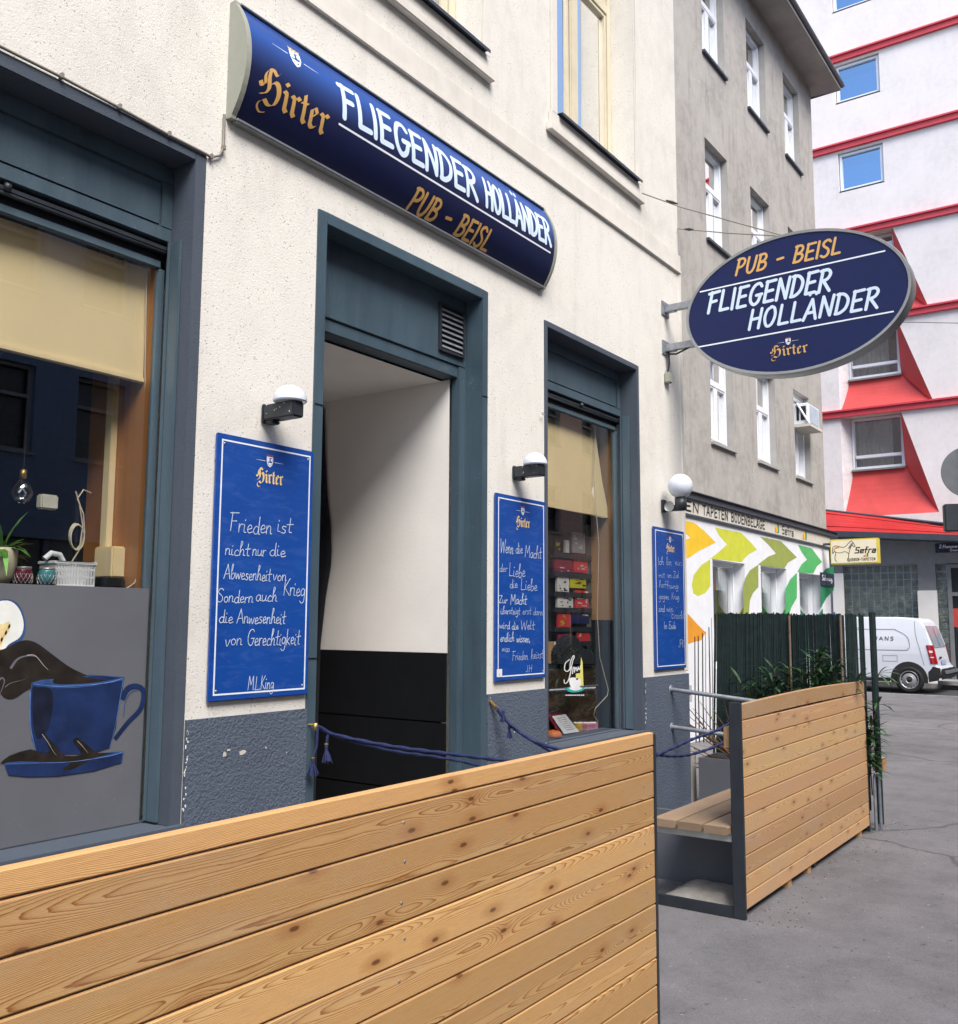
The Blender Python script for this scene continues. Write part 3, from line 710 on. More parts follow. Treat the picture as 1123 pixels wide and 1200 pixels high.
# painted surrounds
for nm, h, wd, mt, yb in (('window_surround', W1, .056, 'surround', .165), ('window_surround', W2, .040, 'surround', .165)):
    g = MB(); ring(g, h[0]+.0006, h[1]-.0006, .80, h[3]-.0006, wd, -.004, yb, bottom=False)
    g.build(nm, mt, pub, bevel=.004)
dw = bpy.data.objects.new('doorway', None); C.objects.link(dw); dw.location = (3.86, 0, 0); attach(dw, pub)
g = MB(); ring(g, DR[0]+.0006, DR[1]-.0006, 0, DR[3]-.0006, .058, -.010, .118, bottom=False)
g.build('door_frame', 'bluepaint', dw, bevel=.003)
g = MB(); g.box((3.15, .119, 3.115), (4.578, .235, 3.58)); g.build('lintel', 'bluepaint', dw, bevel=.004)
MB().box((4.465, .1185, 0), (4.577, .178, 3.114)).build('inner_frame', 'bluepaint', dw, bevel=.004); MB().box((3.15, .1185, 0), (3.262, .178, 3.114)).build('inner_frame', 'bluepaint', dw, bevel=.004)
MB().box((3.263, .130, 3.045), (4.464, .235, 3.114)).build('inner_frame', 'bluepaint', dw, bevel=.004)
g = MB(); g.box((3.148, -.0145, 1.43), (3.2045, -.0102, 1.433)); g.box((3.148, -.0145, 2.62), (3.2045, -.0102, 2.6225)); g.box((4.522, -.0145, 2.93), (4.579, -.0102, 2.932))
g.build('joint', 'black', dw)
# ventilation grille in the lintel
vp = [fy(512, 350, .119), fy(546, 425, .119)]
vx0, vx1, vz1, vz0 = 4.255, 4.50, 3.455, 3.165
vg = MB(); ring(vg, vx0, vx1, vz0, vz1, .016, .102, .1188); vo = vg.build('vent_grille', 'darkmetal', dw, bevel=.002)
g = MB(); g.box((vx0+.016, .1150, vz0+.016), (vx1-.016, .1185, vz1-.016)); g.build('backing', 'black', vo)
g = MB()
for k in range(8):
    z = vz0+.034+k*.0315
    g.add([(vx0+.016, .104, z-.010), (vx1-.016, .104, z-.010), (vx1-.016, .114, z+.006), (vx0+.016, .114, z+.006), (vx0+.016, .106, z-.012), (vx1-.016, .106, z-.012)], [(0, 1, 2, 3), (4, 5, 1, 0)])
g.build('louvre', 'galv', vo)
# vestibule
ves = MB()
ves.face([(4.45, .179, 1.42), (4.45, 2.6, 1.42), (4.45, 2.6, 3.04), (4.45, .179, 3.04)])
ves.face([(3.28, .179, 0), (3.28, 2.6, 0), (3.28, 2.6, 3.04), (3.28, .179, 3.04)])
ves.face([(3.28, 2.6, 0), (4.45, 2.6, 0), (4.45, 2.6, 3.04), (3.28, 2.6, 3.04)])
ves.face([(3.28, .236, 3.035), (4.45, .236, 3.035), (4.45, 2.6, 3.035), (3.28, 2.6, 3.035)])
ves.build('vestibule_wall', 'offwhite', dw, fix=False)
g = MB(); g.box((4.436, .180, 0), (4.4495, 2.59, .62)); g.box((4.436, .180, .626), (4.4495, 2.59, 1.02)); g.box((4.436, .180, 1.026), (4.4495, 2.59, 1.42))
g.build('wainscot', 'wainscot', dw, bevel=.003)
g = MB(); g.box((3.2, .0, 0), (4.52, 2.6, .14)); g.build('threshold', 'concrete', dw)
g = MB(); n = 26
top = [(4.28+.03*math.sin(k*.9), 1.06+.02*k*.5, 0) for k in range(n)]
prof = [(1.30, 0.00), (1.45, .02), (1.75, .055), (1.95, .095), (2.05, .098), (2.2, .085), (2.4, .05), (2.7, .02), (3.0, .0)]
vs = []; fs = []
for i, (z, o_) in enumerate(prof):
    for k in range(12): vs.append((4.432-.02*(k % 2), 1.20-o_*1.0+k*.03, z-1.28 if i == 0 else z))
for i in range(len(prof)-1):
    for k in range(11): fs.append((i*12+k, i*12+k+1, (i+1)*12+k+1, (i+1)*12+k))
g.add(vs, fs, True); g.build('curtain', 'cloth', dw, fix=False)

# ---- shop windows
def shop_window(h, wd, lz, right_stile=True):
    sw = bpy.data.objects.new('shop_window', None); C.objects.link(sw); sw.location = ((h[0]+h[1])/2, .15, h[2]); attach(sw, pub)
    x0, x1 = h[0]+wd+.001, h[1]-wd-.001
    # lintel board with sunk panel
    g = MB(); zt = h[3]-wd-.001; zb = 3.195
    g.box((x0, .150, zb), (x1, .20, zt))
    g.box((x0, .138, zb), (x1, .1495, zb+.058)); g.box((x0, .138, zt-.075), (x1, .1495, zt))
    g.box((x1-.052, .138, zb+.059), (x1, .1495, zt-.076)); g.box((x0, .138, zb+.059), (x0+.052, .1495, zt-.076))
    g.box((x0+.058, .144, zb+.066), (x1-.059, .1496, zt-.083))
    g.build('lintel_panel', 'bluewood', sw, bevel=.003)
    g = MB(); g.box((x0, .178, 3.118), (x1, .21, 3.194)); g.build('shutter_slot', 'black', sw)
    g = MB(); g.box((x0, .150, 3.160), (x1, .176, 3.178), 0); g.tube([(x0, .156, 3.150), (x1, .156, 3.150)], .009, 8)
    g.lathe([(0, -.012), (.016, -.010), (.016, .010), (0, .012)], ((x0+x1)/2+.05, .142, 3.172), 12, 'x')
    g.build('shutter_rail', 'darkmetal', sw, bevel=.002)
    g = MB()
    g.box((x1-.014, .060, .81), (x1-.0005, .122, 3.194)); g.box((x1-.022, .126, .81), (x1-.0005, .136, 3.194)); g.box((x0+.0005, .06, .81), (x0+.014, .122, 3.194))
    g.box((x0+.0145, .172, 3.085), (x1-.023, .20, 3.117))
    g.box((x1-.030, .172, .81), (x1-.0005, .205, 3.084)); g.box((x0+.0005, .172, .81), (x0+.03, .205, 3.084))
    g.build('frame', 'bluewood', sw, bevel=.003)
    g = MB(); g.box((x0-.02, -.035, .766), (x1+.02, .1490, .802)); 
    g.box((h[0]+.002, -.040, .79), (h[1]-.002, -.004, .806))
    g.box((h[0]+.002, .1495, .8005), (h[1]-.002, .318, .8075))
    g.build('sill', 'surround', sw, bevel=.003)
    return sw, x0, x1
s1, ax0, ax1 = shop_window(W1, .056, 0)
s2, bx0, bx1 = shop_window(W2, .040, 0)
g = MB(); g.face([(ax0+.03, .188, 1.735), (ax1-.03, .188, 1.735), (ax1-.03, .188, 3.085), (ax0+.03, .188, 3.085)]); g.build('pane', 'glass', s1, fix=False)
g = MB(); g.face([(bx0+.03, .188, .82), (bx1-.03, .188, .82), (bx1-.03, .188, 3.085), (bx0+.03, .188, 3.085)]); g.build('pane', 'glass', s2, fix=False)
# grey panel with the painted coffee cup
g = MB(); g.box((ax0+.001, .150, .804), (ax1-.0235, .172, 1.728)); pn = g.build('mural_panel', 'mural_grey', s1, bevel=.002)
def mz(L, x0, y0, k): return [(x0+a/k, y0+b/k) for a, b in L]
class Mural:
    def __init__(s, Y, proj=None): s.d = {}; s.Y = Y; s.k = 0; s.proj = proj or (lambda p, h: fy(p[0], p[1], s.Y-h))
    def poly(s, mt, pts):
        s.k += 1; h = .0004+.00012*s.k
        p3 = [s.proj(p, h) for p in pts]
        q = s.d.setdefault(mt, MB()); q.add(p3, [tuple(t) for t in tessellate_polygon([p3])])
    def line(s, mt, pts, wpx, taper=(1, 1)):
        pts = smooth(pts, 4); n = len(pts); L = []; Q = []
        for i in range(n):
            t = (pts[min(i+1, n-1)]-pts[max(i-1, 0)]).normalized(); nn = Vector((-t.y, t.x))*wpx*.5*(taper[0]+(taper[1]-taper[0])*i/(n-1))
            L.append(pts[i]+nn); Q.append(pts[i]-nn)
        s.k += 1; h = .0004+.00012*s.k; q = s.d.setdefault(mt, MB())
        q.add([s.proj(p, h) for p in L+Q], [(i, i+1, n+i+1, n+i) for i in range(n-1)])
    def build(s, name, parent):
        for mt, q in s.d.items(): q.build(name, mt, parent, fix=False)
mu = Mural(.150); Z = lambda L: mz(L, 0, 690, 3.6375)
SM = lambda L, n=4: smooth(L+[L[0]], n)[:-1]
# blossom
mu.poly('mural_bluelt', Z(SM([(-60, 60), (35, 44), (88, 80), (110, 160), (95, 215), (50, 245), (10, 275), (-60, 260)])))
mu.poly('mural_white', Z(SM([(-60, 66), (32, 50), (80, 84), (101, 150), (86, 205), (40, 235), (8, 262), (-60, 240)])))
mu.poly('mural_yellow', Z(SM([(-60, 90), (0, 150), (38, 140), (40, 175), (15, 215), (0, 250), (-60, 240)])))
mu.line('gold', Z([(44, 150), (30, 175), (14, 205), (0, 235)]), 1.2)
for a, b in ((40, 158), (26, 185), (8, 214)): mu.poly('mural_brown', Z(SM([(a, b-9), (a+5, b), (a-2, b+13), (a-6, b+4)], 3)))
mu.poly('gold', Z([(-30, 255), (6, 258), (8, 285), (-30, 300)]))
# coffee wave
mu.poly('mural_brown', Z(SM([(-60, 280), (20, 255), (90, 222), (150, 228), (230, 285), (300, 335), (380, 372), (455, 392), (300, 412), (190, 405), (120, 430), (60, 468), (20, 465), (-5, 440), (-60, 420)])))
mu.line('mural_grey', Z([(45, 340), (75, 300), (120, 285), (155, 290)]), 3.2, (1, .2)); mu.line('concrete', Z([(115, 283), (150, 285), (185, 325), (205, 345)]), 1.1, (1, .4))
mu.line('concrete', Z([(22, 420), (40, 405), (70, 395), (110, 385)]), .7, (.6, .1)); mu.line('mural_grey', Z([(-10, 395), (10, 380), (18, 400), (-5, 460)]), 2.5, (1, .2))
# cup
mu.poly('mural_bluelt', Z([(134, 400), (180, 388), (370, 372), (376, 366), (532, 376), (528, 392), (505, 520), (468, 680), (150, 690), (128, 575), (126, 470)]))
mu.poly('mural_blue', Z(SM([(138, 412), (250, 424), (400, 415), (522, 392), (505, 500), (465, 680), (300, 705), (155, 692), (134, 575), (132, 470)], 2)))
mu.poly('mural_blue', Z([(376, 374), (430, 370), (520, 380), (470, 398), (330, 408)]))
mu.poly('mural_brown', Z(SM([(250, 360), (330, 370), (400, 384), (455, 392), (380, 404), (230, 404)], 3)))
mu.line('mural_bluelt', Z([(140, 403), (250, 413), (400, 405), (522, 384)]), 2.2)
mu.line('mural_blue', Z([(520, 470), (545, 425), (585, 415), (612, 440), (600, 510), (545, 570), (490, 640)]), 6.5, (1, .7))
mu.line('mural_bluelt', Z([(527, 545), (535, 480), (560, 440), (590, 430)]), .8)
mu.poly('mural_dark', Z(SM([(140, 420), (215, 426), (225, 500), (205, 600), (160, 640), (140, 560)], 3)))
mu.line('mural_edge', Z([(128, 440), (128, 560), (136, 620), (152, 690)]), 1.1, (1, .4)); mu.line('mural_edge', Z([(142, 405), (190, 412), (260, 416), (380, 410), (470, 398), (524, 382)]), 1.3, (.5, 1))
mu.line('mural_edge', Z([(526, 384), (512, 470), (490, 590), (468, 676)]), .7, (1, .3))
# saucer
mu.poly('mural_bluelt', Z([(18, 742), (250, 720), (470, 696), (527, 694), (520, 740), (400, 775), (250, 797), (120, 800), (38, 792), (26, 770)]))
mu.poly('mural_blue', Z([(22, 752), (250, 742), (470, 716), (523, 698), (516, 742), (400, 777), (250, 799), (120, 802), (36, 794)]))
mu.poly('mural_brown', Z(SM([(0, 745), (40, 712), (130, 684), (175, 700), (212, 690), (186, 625), (176, 612), (196, 625), (255, 690), (280, 712), (350, 706), (312, 650), (335, 636), (388, 680), (420, 700), (490, 700), (400, 722), (350, 752), (285, 776), (270, 765), (300, 742), (180, 740), (90, 735)], 2)))
mu.line('concrete', Z([(180, 620), (205, 655), (225, 690), (240, 710)]), .8, (1, .3)); mu.line('concrete', Z([(330, 648), (355, 675), (375, 700)]), .8, (1, .3))
mu.line('mural_edge', Z([(24, 745), (150, 743), (300, 738), (450, 716), (522, 698)]), .9, (.4, 1))
for k in range(26):
    a, b = rnd.choice(((320, 940), (455, 890), (490, 770), (60, 995), (590, 610)));  a += rnd.gauss(0, 22); b += rnd.gauss(0, 9)
    mu.poly('concrete', Z([(a, b), (a+rnd.uniform(1, 4), b-1), (a+2, b+rnd.uniform(1, 4))]))
mu.build('coffee_cup_mural', pn)

# ---- interiors behind the two shop windows
g = MB()
def room(mb, x0, x1, y0, y1, z0, z1, left=True, right=True):
    mb.face([(x0, y1, z0), (x1, y1, z0), (x1, y1, z1), (x0, y1, z1)])
    mb.face([(x0, y0, z0), (x1, y0, z0), (x1, y1, z0), (x0, y1, z0)]); mb.face([(x0, y0, z1), (x1, y0, z1), (x1, y1, z1), (x0, y1, z1)])
    if left: mb.face([(x0, y0, z0), (x0, y1, z0), (x0, y1, z1), (x0, y0, z1)])
    if right: mb.face([(x1, y0, z0), (x1, y1, z0), (x1, y1, z1), (x1, y0, z1)])
room(g, -1.0, 2.435, .206, 2.4, 1.70, 3.4); room(g, 4.9, 7.2, .206, 2.4, .78, 3.4)
g.face([(-1, .2065, 1.7), (ax0, .2065, 1.7), (ax0, .2065, 3.4), (-1, .2065, 3.4)])
g.build('interior', 'darkroom', pub, fix=False)
yo = fx(104, 620, 2.425).y
g = MB(); g.box((2.405, .2075, 1.701), (2.434, yo, 3.39)); g.build('side_panel', 'orangewood', s1)
yt = fx(693, 700, 6.60).y
g = MB(); g.box((6.602, .2075, 1.62), (6.63, yt, 3.39)); g.build('side_panel', 'tanwood', s2)
g = MB(); g.box((6.602, .2075, .79), (6.63, yt, 1.615)); g.build('side_panel_lower', 'black', s2)

# ---- upper windows
for i, (a, b, c, d) in enumerate(U):
    uw = bpy.data.objects.new('upper_window', None); C.objects.link(uw); uw.location = ((a+b)/2, .2, c); attach(uw, pub)
    g = MB(); ring(g, a-.085, b+.075, c-.02, d+.09, .070, -.022, -.0006, bottom=False)
    g.box((a-.14, -.045, 4.925), (b+.09, -.0006, 4.985)); g.box((a-.11, -.026, 4.986), (b+.078, -.0006, c-.021))
    g.build('moulding', 'plaster_smooth', uw, bevel=.004)
    g = MB(); g.add([(a-.015, -.06, c-.012), (b+.015, -.06, c-.012), (b+.015, .20, c+.012), (a-.015, .20, c+.012), (a-.015, -.06, c-.024), (b+.015, -.06, c-.024)], [(0, 1, 2, 3), (4, 5, 1, 0)])
    g.box((a-.015, -.062, c-.03), (b+.015, -.058, c-.01)); g.build('sill', 'roofmetal', uw)
    g = MB(); ring(g, a+.001, b-.001, c+.012, d-.001, .07, .20, .27); xm = (a+b)/2
    g.box((xm-.034, .195, c+.083), (xm+.034, .27, c+1.45)); g.box((a+.072, .195, c+1.451), (b-.072, .27, c+1.53)); g.box((xm-.03, .195, c+1.531), (xm+.03, .27, d-.073))
    for q0, q1 in ((a+.072, xm-.035), (xm+.035, b-.072)): ring(g, q0, q1, c+.084, c+1.449, .032, .205, .255)
    f_ = g.build('frame', 'creamframe', uw, bevel=.004)
    g = MB(); g.face([(a+.07, .232, c+.08), (b-.07, .232, c+.08), (b-.07, .232, d-.07), (a+.07, .232, d-.07)]); g.build('pane', 'glass_up', uw, fix=False)
    g = MB(); room(g, a-.1, b+.1, .28, 1.6, c-.2, d+.1); g.build('interior', 'darkroom', uw, fix=False)
    g = MB()
    n = 40
    vs = [(xm+.02+(b-xm-.06)*k/n, .32+.012*math.sin(k*1.3), z) for z in (c+.1, d-.1) for k in range(n+1)]
    g.add(vs, [(k, k+1, n+2+k, n+1+k) for k in range(n)], True); g.build('curtain', 'curtain', uw, fix=False)

# ================================================================== WALL SIGN above the doorway
ws = thing('wall_sign', (3.9, 0, 3.8), 'long bulging navy fascia sign with white and ochre lettering above the pub doorway', 'sign')
SX0, SX1, SZ0, SZ1 = 2.60, 5.185, 3.792, 4.312
def arc(t):          # t 0 bottom .. 1 top of the bowed face
    ch = SZ1-SZ0; sag = .088; rad = (ch*ch/4+sag*sag)/(2*sag); half = math.asin(ch/2/rad)
    a = -half+2*half*t
    return (-.030-(rad*math.cos(a)-rad*math.cos(half)), (SZ0+SZ1)/2+rad*math.sin(a), a)
ARCL = .56
def smap(u, v, h):   # u metres along, v metres up the face
    y, z, a = arc(v/ARCL); return (SX0+u, y-(h+.0012)*math.cos(a), z+(h+.0012)*math.sin(a))
g = MB(); n = 24
vs = [(x, arc(k/n)[0], arc(k/n)[1]) for x in (SX0+.006, SX1-.006) for k in range(n+1)]
g.add(vs, [(k, k+1, n+2+k, n+1+k) for k in range(n)], True); face = g.build('sign_face', 'signfade', ws, fix=False)
for x0, x1 in ((SX0-.022, SX0+.004), (SX1-.004, SX1+.018)):
    poly = [(x0, -.0005, SZ0-.012), (x0, -.0005, SZ1+.014), (x0, -.036, SZ1+.014)]+[(x0, arc(1-k/16)[0]-.008, arc(1-k/16)[1]) for k in range(17)]+[(x0, -.036, SZ0-.014)]
    MB().prism(poly, (x1-x0, 0, 0)).build('end_cap', 'greycase', ws)
MB().box((SX0+.005, -.042, SZ1+.002), (SX1-.005, -.0006, SZ1+.016)).build('rail', 'aluminium', ws, bevel=.004)
g = MB(); g.box((SX0+.005, -.044, SZ0-.020), (SX1-.005, -.0006, SZ0-.003))
g.build('rail', 'aluminium', ws, bevel=.004)
g = MB(); g.box((SX1-.03, -.03, SZ0-.032), (SX1+.0, -.01, SZ0-.021)); g.build('drain_bracket', 'galv', ws)
vz = lambda z: ARCL*(z-SZ0)/(SZ1-SZ0)
k_ = Ink(smap, .025); k_.text('FLIEGENDER', CAPS, .575, vz(4.032), .178, 1.13, wd=.165, jit=.02, tr=.11, slant=-.04)
k_.text('HOLLÄNDER', CAPS, 1.795, vz(4.030), .178, .735, wd=.15, jit=.015, tr=.09, slant=-.04)
k_.build('name_lettering', 'letter', ws)
k_ = Ink(smap, .025); k_.stroke([(.565, vz(3.99)), (2.53, vz(3.99))], .011); k_.build('underline', 'white_line', ws)
k_ = Ink(smap, .025); k_.text('PUB – BEISL', CAPS, 1.165, vz(3.805), .125, .735, wd=.15, slant=.22, tr=.12, jit=.015); k_.build('pub_lettering', 'gold', ws)
k_ = Ink(smap, .025); fraktur(k_, .065, vz(3.905), .15, .43); k_.build('brewery_lettering', 'gold', ws)
ka, kb = Ink(smap, .025), Ink(smap, .025); crest(ka, kb, .285, vz(4.175), .085); ka.build('crest', 'white_line', ws); kb.build('crest_crown', 'goldlt', ws)

# ================================================================== OVAL SIGN at the corner
os_ = thing('projecting_sign', (7.12, 0, 4.0), 'oval navy double line sign projecting from the wall corner on two brackets', 'sign')
OC = (-1.062, 4.025); OA, OB = .848, .548; OX0, OX1 = 7.10, 7.25
g = MB(); n = 72
E_ = lambda x, k, s_: (x, OC[0]+(OA+s_)*math.cos(2*math.pi*k/n), OC[1]+(OB+s_)*math.sin(2*math.pi*k/n))
for (xa, sa), (xb, sb) in (((OX0+.002, -.022), (OX0-.006, -.020)), ((OX0-.006, -.020), (OX0-.008, 0)), ((OX0-.008, 0), (OX0+.02, .006)), ((OX0+.02, .006), (OX1-.02, .006)), ((OX1-.02, .006), (OX1, -.02))):
    g.add([E_(xa, k, sa) for k in range(n)]+[E_(xb, k, sb) for k in range(n)], [(k, (k+1) % n, n+(k+1) % n, n+k) for k in range(n)], True)
g.build('rim', 'aluminium', os_)
g = MB(); g.face([E_(OX0, k, -.021) for k in range(n)]); g.build('sign_face', 'navy2', os_, fix=False)
g = MB(); g.face([E_(OX1-.002, k, -.02) for k in range(n)]); g.build('back_face', 'navy2', os_, fix=False)
omap = lambda u, v, h: (OX0-.001-h, OC[0]-u, OC[1]+v)
uq = lambda px, py: (OC[0]-fx(px, py, OX0).y, fx(px, py, OX0).z-OC[1])
def ol(a, b): return [uq(*a), uq(*b)]
k_ = Ink(omap); k_.stroke(ol((821, 342), (1037, 294)), .011); k_.stroke(ol((817, 407), (1047, 365)), .011); k_.build('rule_line', 'white_line', os_)
def otext(txt, a, b, hpx, mt, nm, wd, slant):
    p, q = uq(*a), uq(*b); top = uq(a[0], a[1]-hpx)
    k_ = Ink(omap); k_.text(txt, CAPS, p[0], (p[1]+q[1])/2, top[1]-p[1], q[0]-p[0], wd=wd, slant=slant, jit=.015, tr=.13); k_.build(nm, mt, os_)
otext('PUB – BEISL', (862, 323), (984, 297), 18, 'gold', 'pub_lettering', .15, .22)
otext('FLIEGENDER', (828, 366), (972, 342), 23, 'letter', 'name_lettering', .15, .2)
otext('HOLLÄNDER', (877, 386), (1028, 361), 22, 'letter', 'holland_lettering', .15, .2)
k_ = Ink(omap); p = uq(903, 421); q = uq(947, 414); fraktur(k_, p[0], p[1]+.012, .085, q[0]-p[0]); k_.build('brewery_lettering', 'gold', os_)
ka, kb = Ink(omap), Ink(omap); p = uq(924, 402); crest(ka, kb, p[0], p[1]+.012, .048); ka.build('crest', 'white_line', os_); kb.build('crest_crown', 'crestred', os_)
for z in (4.185, 3.852):
    g = MB(); g.box((7.13, OC[0]+OA*.93 if z > 4 else OC[0]+OA*.9, z-.028), (7.175, -.012, z+.028)); g.box((7.085, -.012, z-.06), (7.225, -.0006, z+.06)); g.box((7.125, -.10, z-.034), (7.18, -.012, z-.029))
    g.build('bracket', 'galv', os_, bevel=.003)
g = MB(); g.tube([(7.15, -.03, 3.82), (7.152, -.035, 3.72), (7.146, -.02, 3.64)], .008); g.tube([(7.15, -.22, 3.83), (7.15, -.10, 3.79), (7.15, -.03, 3.80)], .008); g.build('cable', 'black', os_)
tag(MB().box((7.115, -.05, 3.555), (7.185, -.0006, 3.645)).build('junction_box', 'greycase', bevel=.008), 'small grey junction box on the wall beneath the oval sign bracket', 'junction box')
# stay wires
def wire(pts, r, label, nm='stay_wire', mt='cablegrey', cat='wire'):
    return tag(MB().tube(pts, r, 6).build(nm, mt, fix=False), label, cat)
tip = Vector((7.15, OC[0]+.06, OC[1]+OB+.012))
a0 = fy(752, 226, -.01)
wire([a0, a0.lerp(tip, .3)-Vector((0, 0, .02)), tip], .005, 'upper stay wire from beside the upstairs window to the top of the oval sign')
a1 = Vector((7.44, -.006, fy(797, 271).z)); wire([a1, a1.lerp(tip, .5)-Vector((0, 0, .01)), tip-Vector((0, 0, .006))], .005, 'lower stay wire from the wall corner to the top of the oval sign')
for t_, aa in ((.22, a0), (.12, a1)):
    p = aa.lerp(tip, t_); o = MB().tube([p-(tip-aa).normalized()*.05, p, p+(tip-aa).normalized()*.05], [.006, .013, .006], 8).build('turnbuckle', 'darkmetal', fix=False)
    tag(o, 'dark turnbuckle on the upper stay wire' if aa is a0 else 'dark turnbuckle on the lower stay wire', 'turnbuckle')
# cable along the top of the left shop window
P_ = [fy(-40, 33, -.012), fy(0, 54, -.012), fy(72, 90, -.012), fy(140, 126, -.012), fy(198, 158, -.012), fy(243, 181, -.012)]
pe = [P_[-1]+Vector((.02, 0, -.004)), fy(257, 182, -.012), fy(262, 174, -.012), fy(263, 134, -.012)]
cab = thing('facade_cable', P_[2], 'thin grey cable clipped above the coffee cup window leading up to the fascia sign', 'cable')
MB().tube(smooth3(P_+pe) if 'smooth3' in globals() else P_+pe, .006, 6).build('cord', 'cablegrey', cab, fix=False)
for p in (P_[0].lerp(P_[1], .8), P_[2], P_[3], P_[4], pe[0], pe[2]):
    MB().box((p.x-.006, p.y-.012, p.z-.008), (p.x+.006, -.0006, p.z+.014)).build('clip', 'cablegrey', cab, bevel=.002)

# ================================================================== LAMPS on the wall
def dome_lamp(x, z, label):
    t = thing('wall_lamp', (x, 0, z), label, 'lamp', 'opal lamps on dark wall brackets')
    g = MB(); g.box((x-.033, -.018, z-.045), (x+.033, -.0006, z+.042)); g.box((x-.034, -.205, z-.034), (x+.034, -.019, z+.0355))
    g.box((x-.026, -.07, z-.05), (x+.026, -.019, z-.0345)); g.build('bracket', 'darkmetal', t, bevel=.006)
    g = MB(); prof = [(.0, .068)]+[(.074*math.sin(R(a)), .068*math.cos(R(a))) for a in range(8, 91, 6)]+[(.0745, -.003)]
    g.lathe(prof, (x, -.150, z+.045), 36); g.lathe([(.0745, -.003), (.070, -.009), (.0, -.009)], (x, -.150, z+.045), 36, smooth=False); g.build('dome', 'globe', t)
    g = MB()
    for k in range(7):
        a, b = rnd.uniform(-.19, -.03), rnd.uniform(-.018, .03); s_ = rnd.uniform(.002, .006)
        g.face([(x-.0348, a, z+b), (x-.0348, a+s_*1.4, z+b+s_*.4), (x-.0348, a+s_*.8, z+b+s_*1.5)])
    g.build('paint_speck', 'white', t, fix=False)
dome_lamp(2.862, 2.515, 'white dome lamp on a dark bracket above the largest blue board by the coffee cup')
dome_lamp(4.885, 2.515, 'white dome lamp on a dark bracket between doorway and postcard window')
x, z = 7.05, 2.53
t = thing('wall_lamp', (x, 0, z), 'round white globe lamp on a dark bracket near the building corner', 'lamp', 'opal lamps on dark wall brackets')
g = MB(); g.box((x-.036, -.02, z-.05), (x+.036, -.0006, z+.05)); g.box((x-.03, -.14, z-.045), (x+.03, -.021, z+.0)); g.lathe([(.0, -.045), (.046, -.045), (.046, .062), (0, .062)], (x, -.155, z), 20)
g.build('bracket', 'darkmetal', t, bevel=.005)
g = MB(); g.lathe([(.098*math.sin(R(a)), .098*math.cos(R(a))) for a in range(0, 181, 9)], (x, -.155, z+.150), 32); g.build('globe', 'globe', t)
g = MB(); g.lathe([(0, .004), (.03, .004), (.042, -.004)], (x-.0375, -.075, z-.01), 14, 'x'); g.build('sticker', 'aluminium', t)

# ================================================================== MESSAGE BOARDS
def message_board(x0, x1, z0, z1, label, lines, dx=0):
    Y = -.022
    t = thing('message_board', ((x0+x1)/2, 0, z0), label, 'message board', 'blue message boards on the facade')
    MB().box((x0, Y, z0), (x1, -.006, z1)).build('panel', 'board', t, bevel=.003)
    for a in (x0+.06, x1-.06): pass
    bm_ = lambda u, v, h: (u, Y-.0006-h, v)
    g = MB(); ring(g, x0+.021, x1-.021, z0+.024, z1-.024, .0068, Y-.0012, Y-.0003); g.build('border_line', 'white_line', t)
    g = MB()
    for a in (x0+.036, x1-.036):
        for b in (z0+.042, z1-.042): g.lathe([(0, -.003), (.005, -.002), (.006, 0)], (a, Y-.0005, b), 10, 'y')
    g.build('screw', 'galv', t)
    cx = (x0+x1)/2+.01
    k_ = Ink(bm_); fraktur(k_, cx-.075, z1-.182, .062, .155); k_.build('brewery_lettering', 'goldlt', t)
    ka, kb = Ink(bm_), Ink(bm_); crest(ka, kb, cx, z1-.085, .046); ka.build('crest', 'white_line', t); kb.build('crest_crown', 'crestred', t)
    ki = Ink(bm_)
    for txt, a, bx, hpx, wd2 in lines:
        a = (a[0]+dx, a[1]); bx += dx*.6
        p = fy(a[0], a[1], Y); q = fy(bx, a[1]+(bx-a[0])*.0, Y); tp = fy(a[0], a[1]-hpx, Y)
        ki.text(txt, HAND, p.x, p.z, tp.z-p.z, q.x-p.x, wd=wd2*.60, jit=.05, tr=.03, slant=.08)
    ki.build('handwriting', 'chalk', t)
    return t, ki
b1, _ = message_board(2.582, 3.141, 1.270, 2.386, 'large blue handwritten board between the coffee cup window and the doorway', [
    ('Frieden', (268, 622), 318, 22, .075), ('ist', (324, 623.5), 342, 19, .085), ('nicht', (263, 650), 292, 16, .10), ('nur', (295, 650.5), 311, 16, .10), ('die', (315, 651), 334, 16, .10),
    ('Abwesenheit', (262, 678.5), 317, 17, .095), ('von', (319, 680), 335, 15, .10), ('Krieg', (331.5, 698), 357, 20, .075),
    ('Sondern', (254, 705.5), 296, 16, .10), ('auch', (299, 705), 324, 16, .10), ('die', (255.5, 730), 272, 16, .10), ('Anwesenheit', (277, 731), 334, 17, .095),
    ('von', (263, 757), 283, 17, .09), ('Gerechtigkeit', (289, 757), 351, 19, .085), ('M.L.King', (290, 809), 320, 16, .09)])
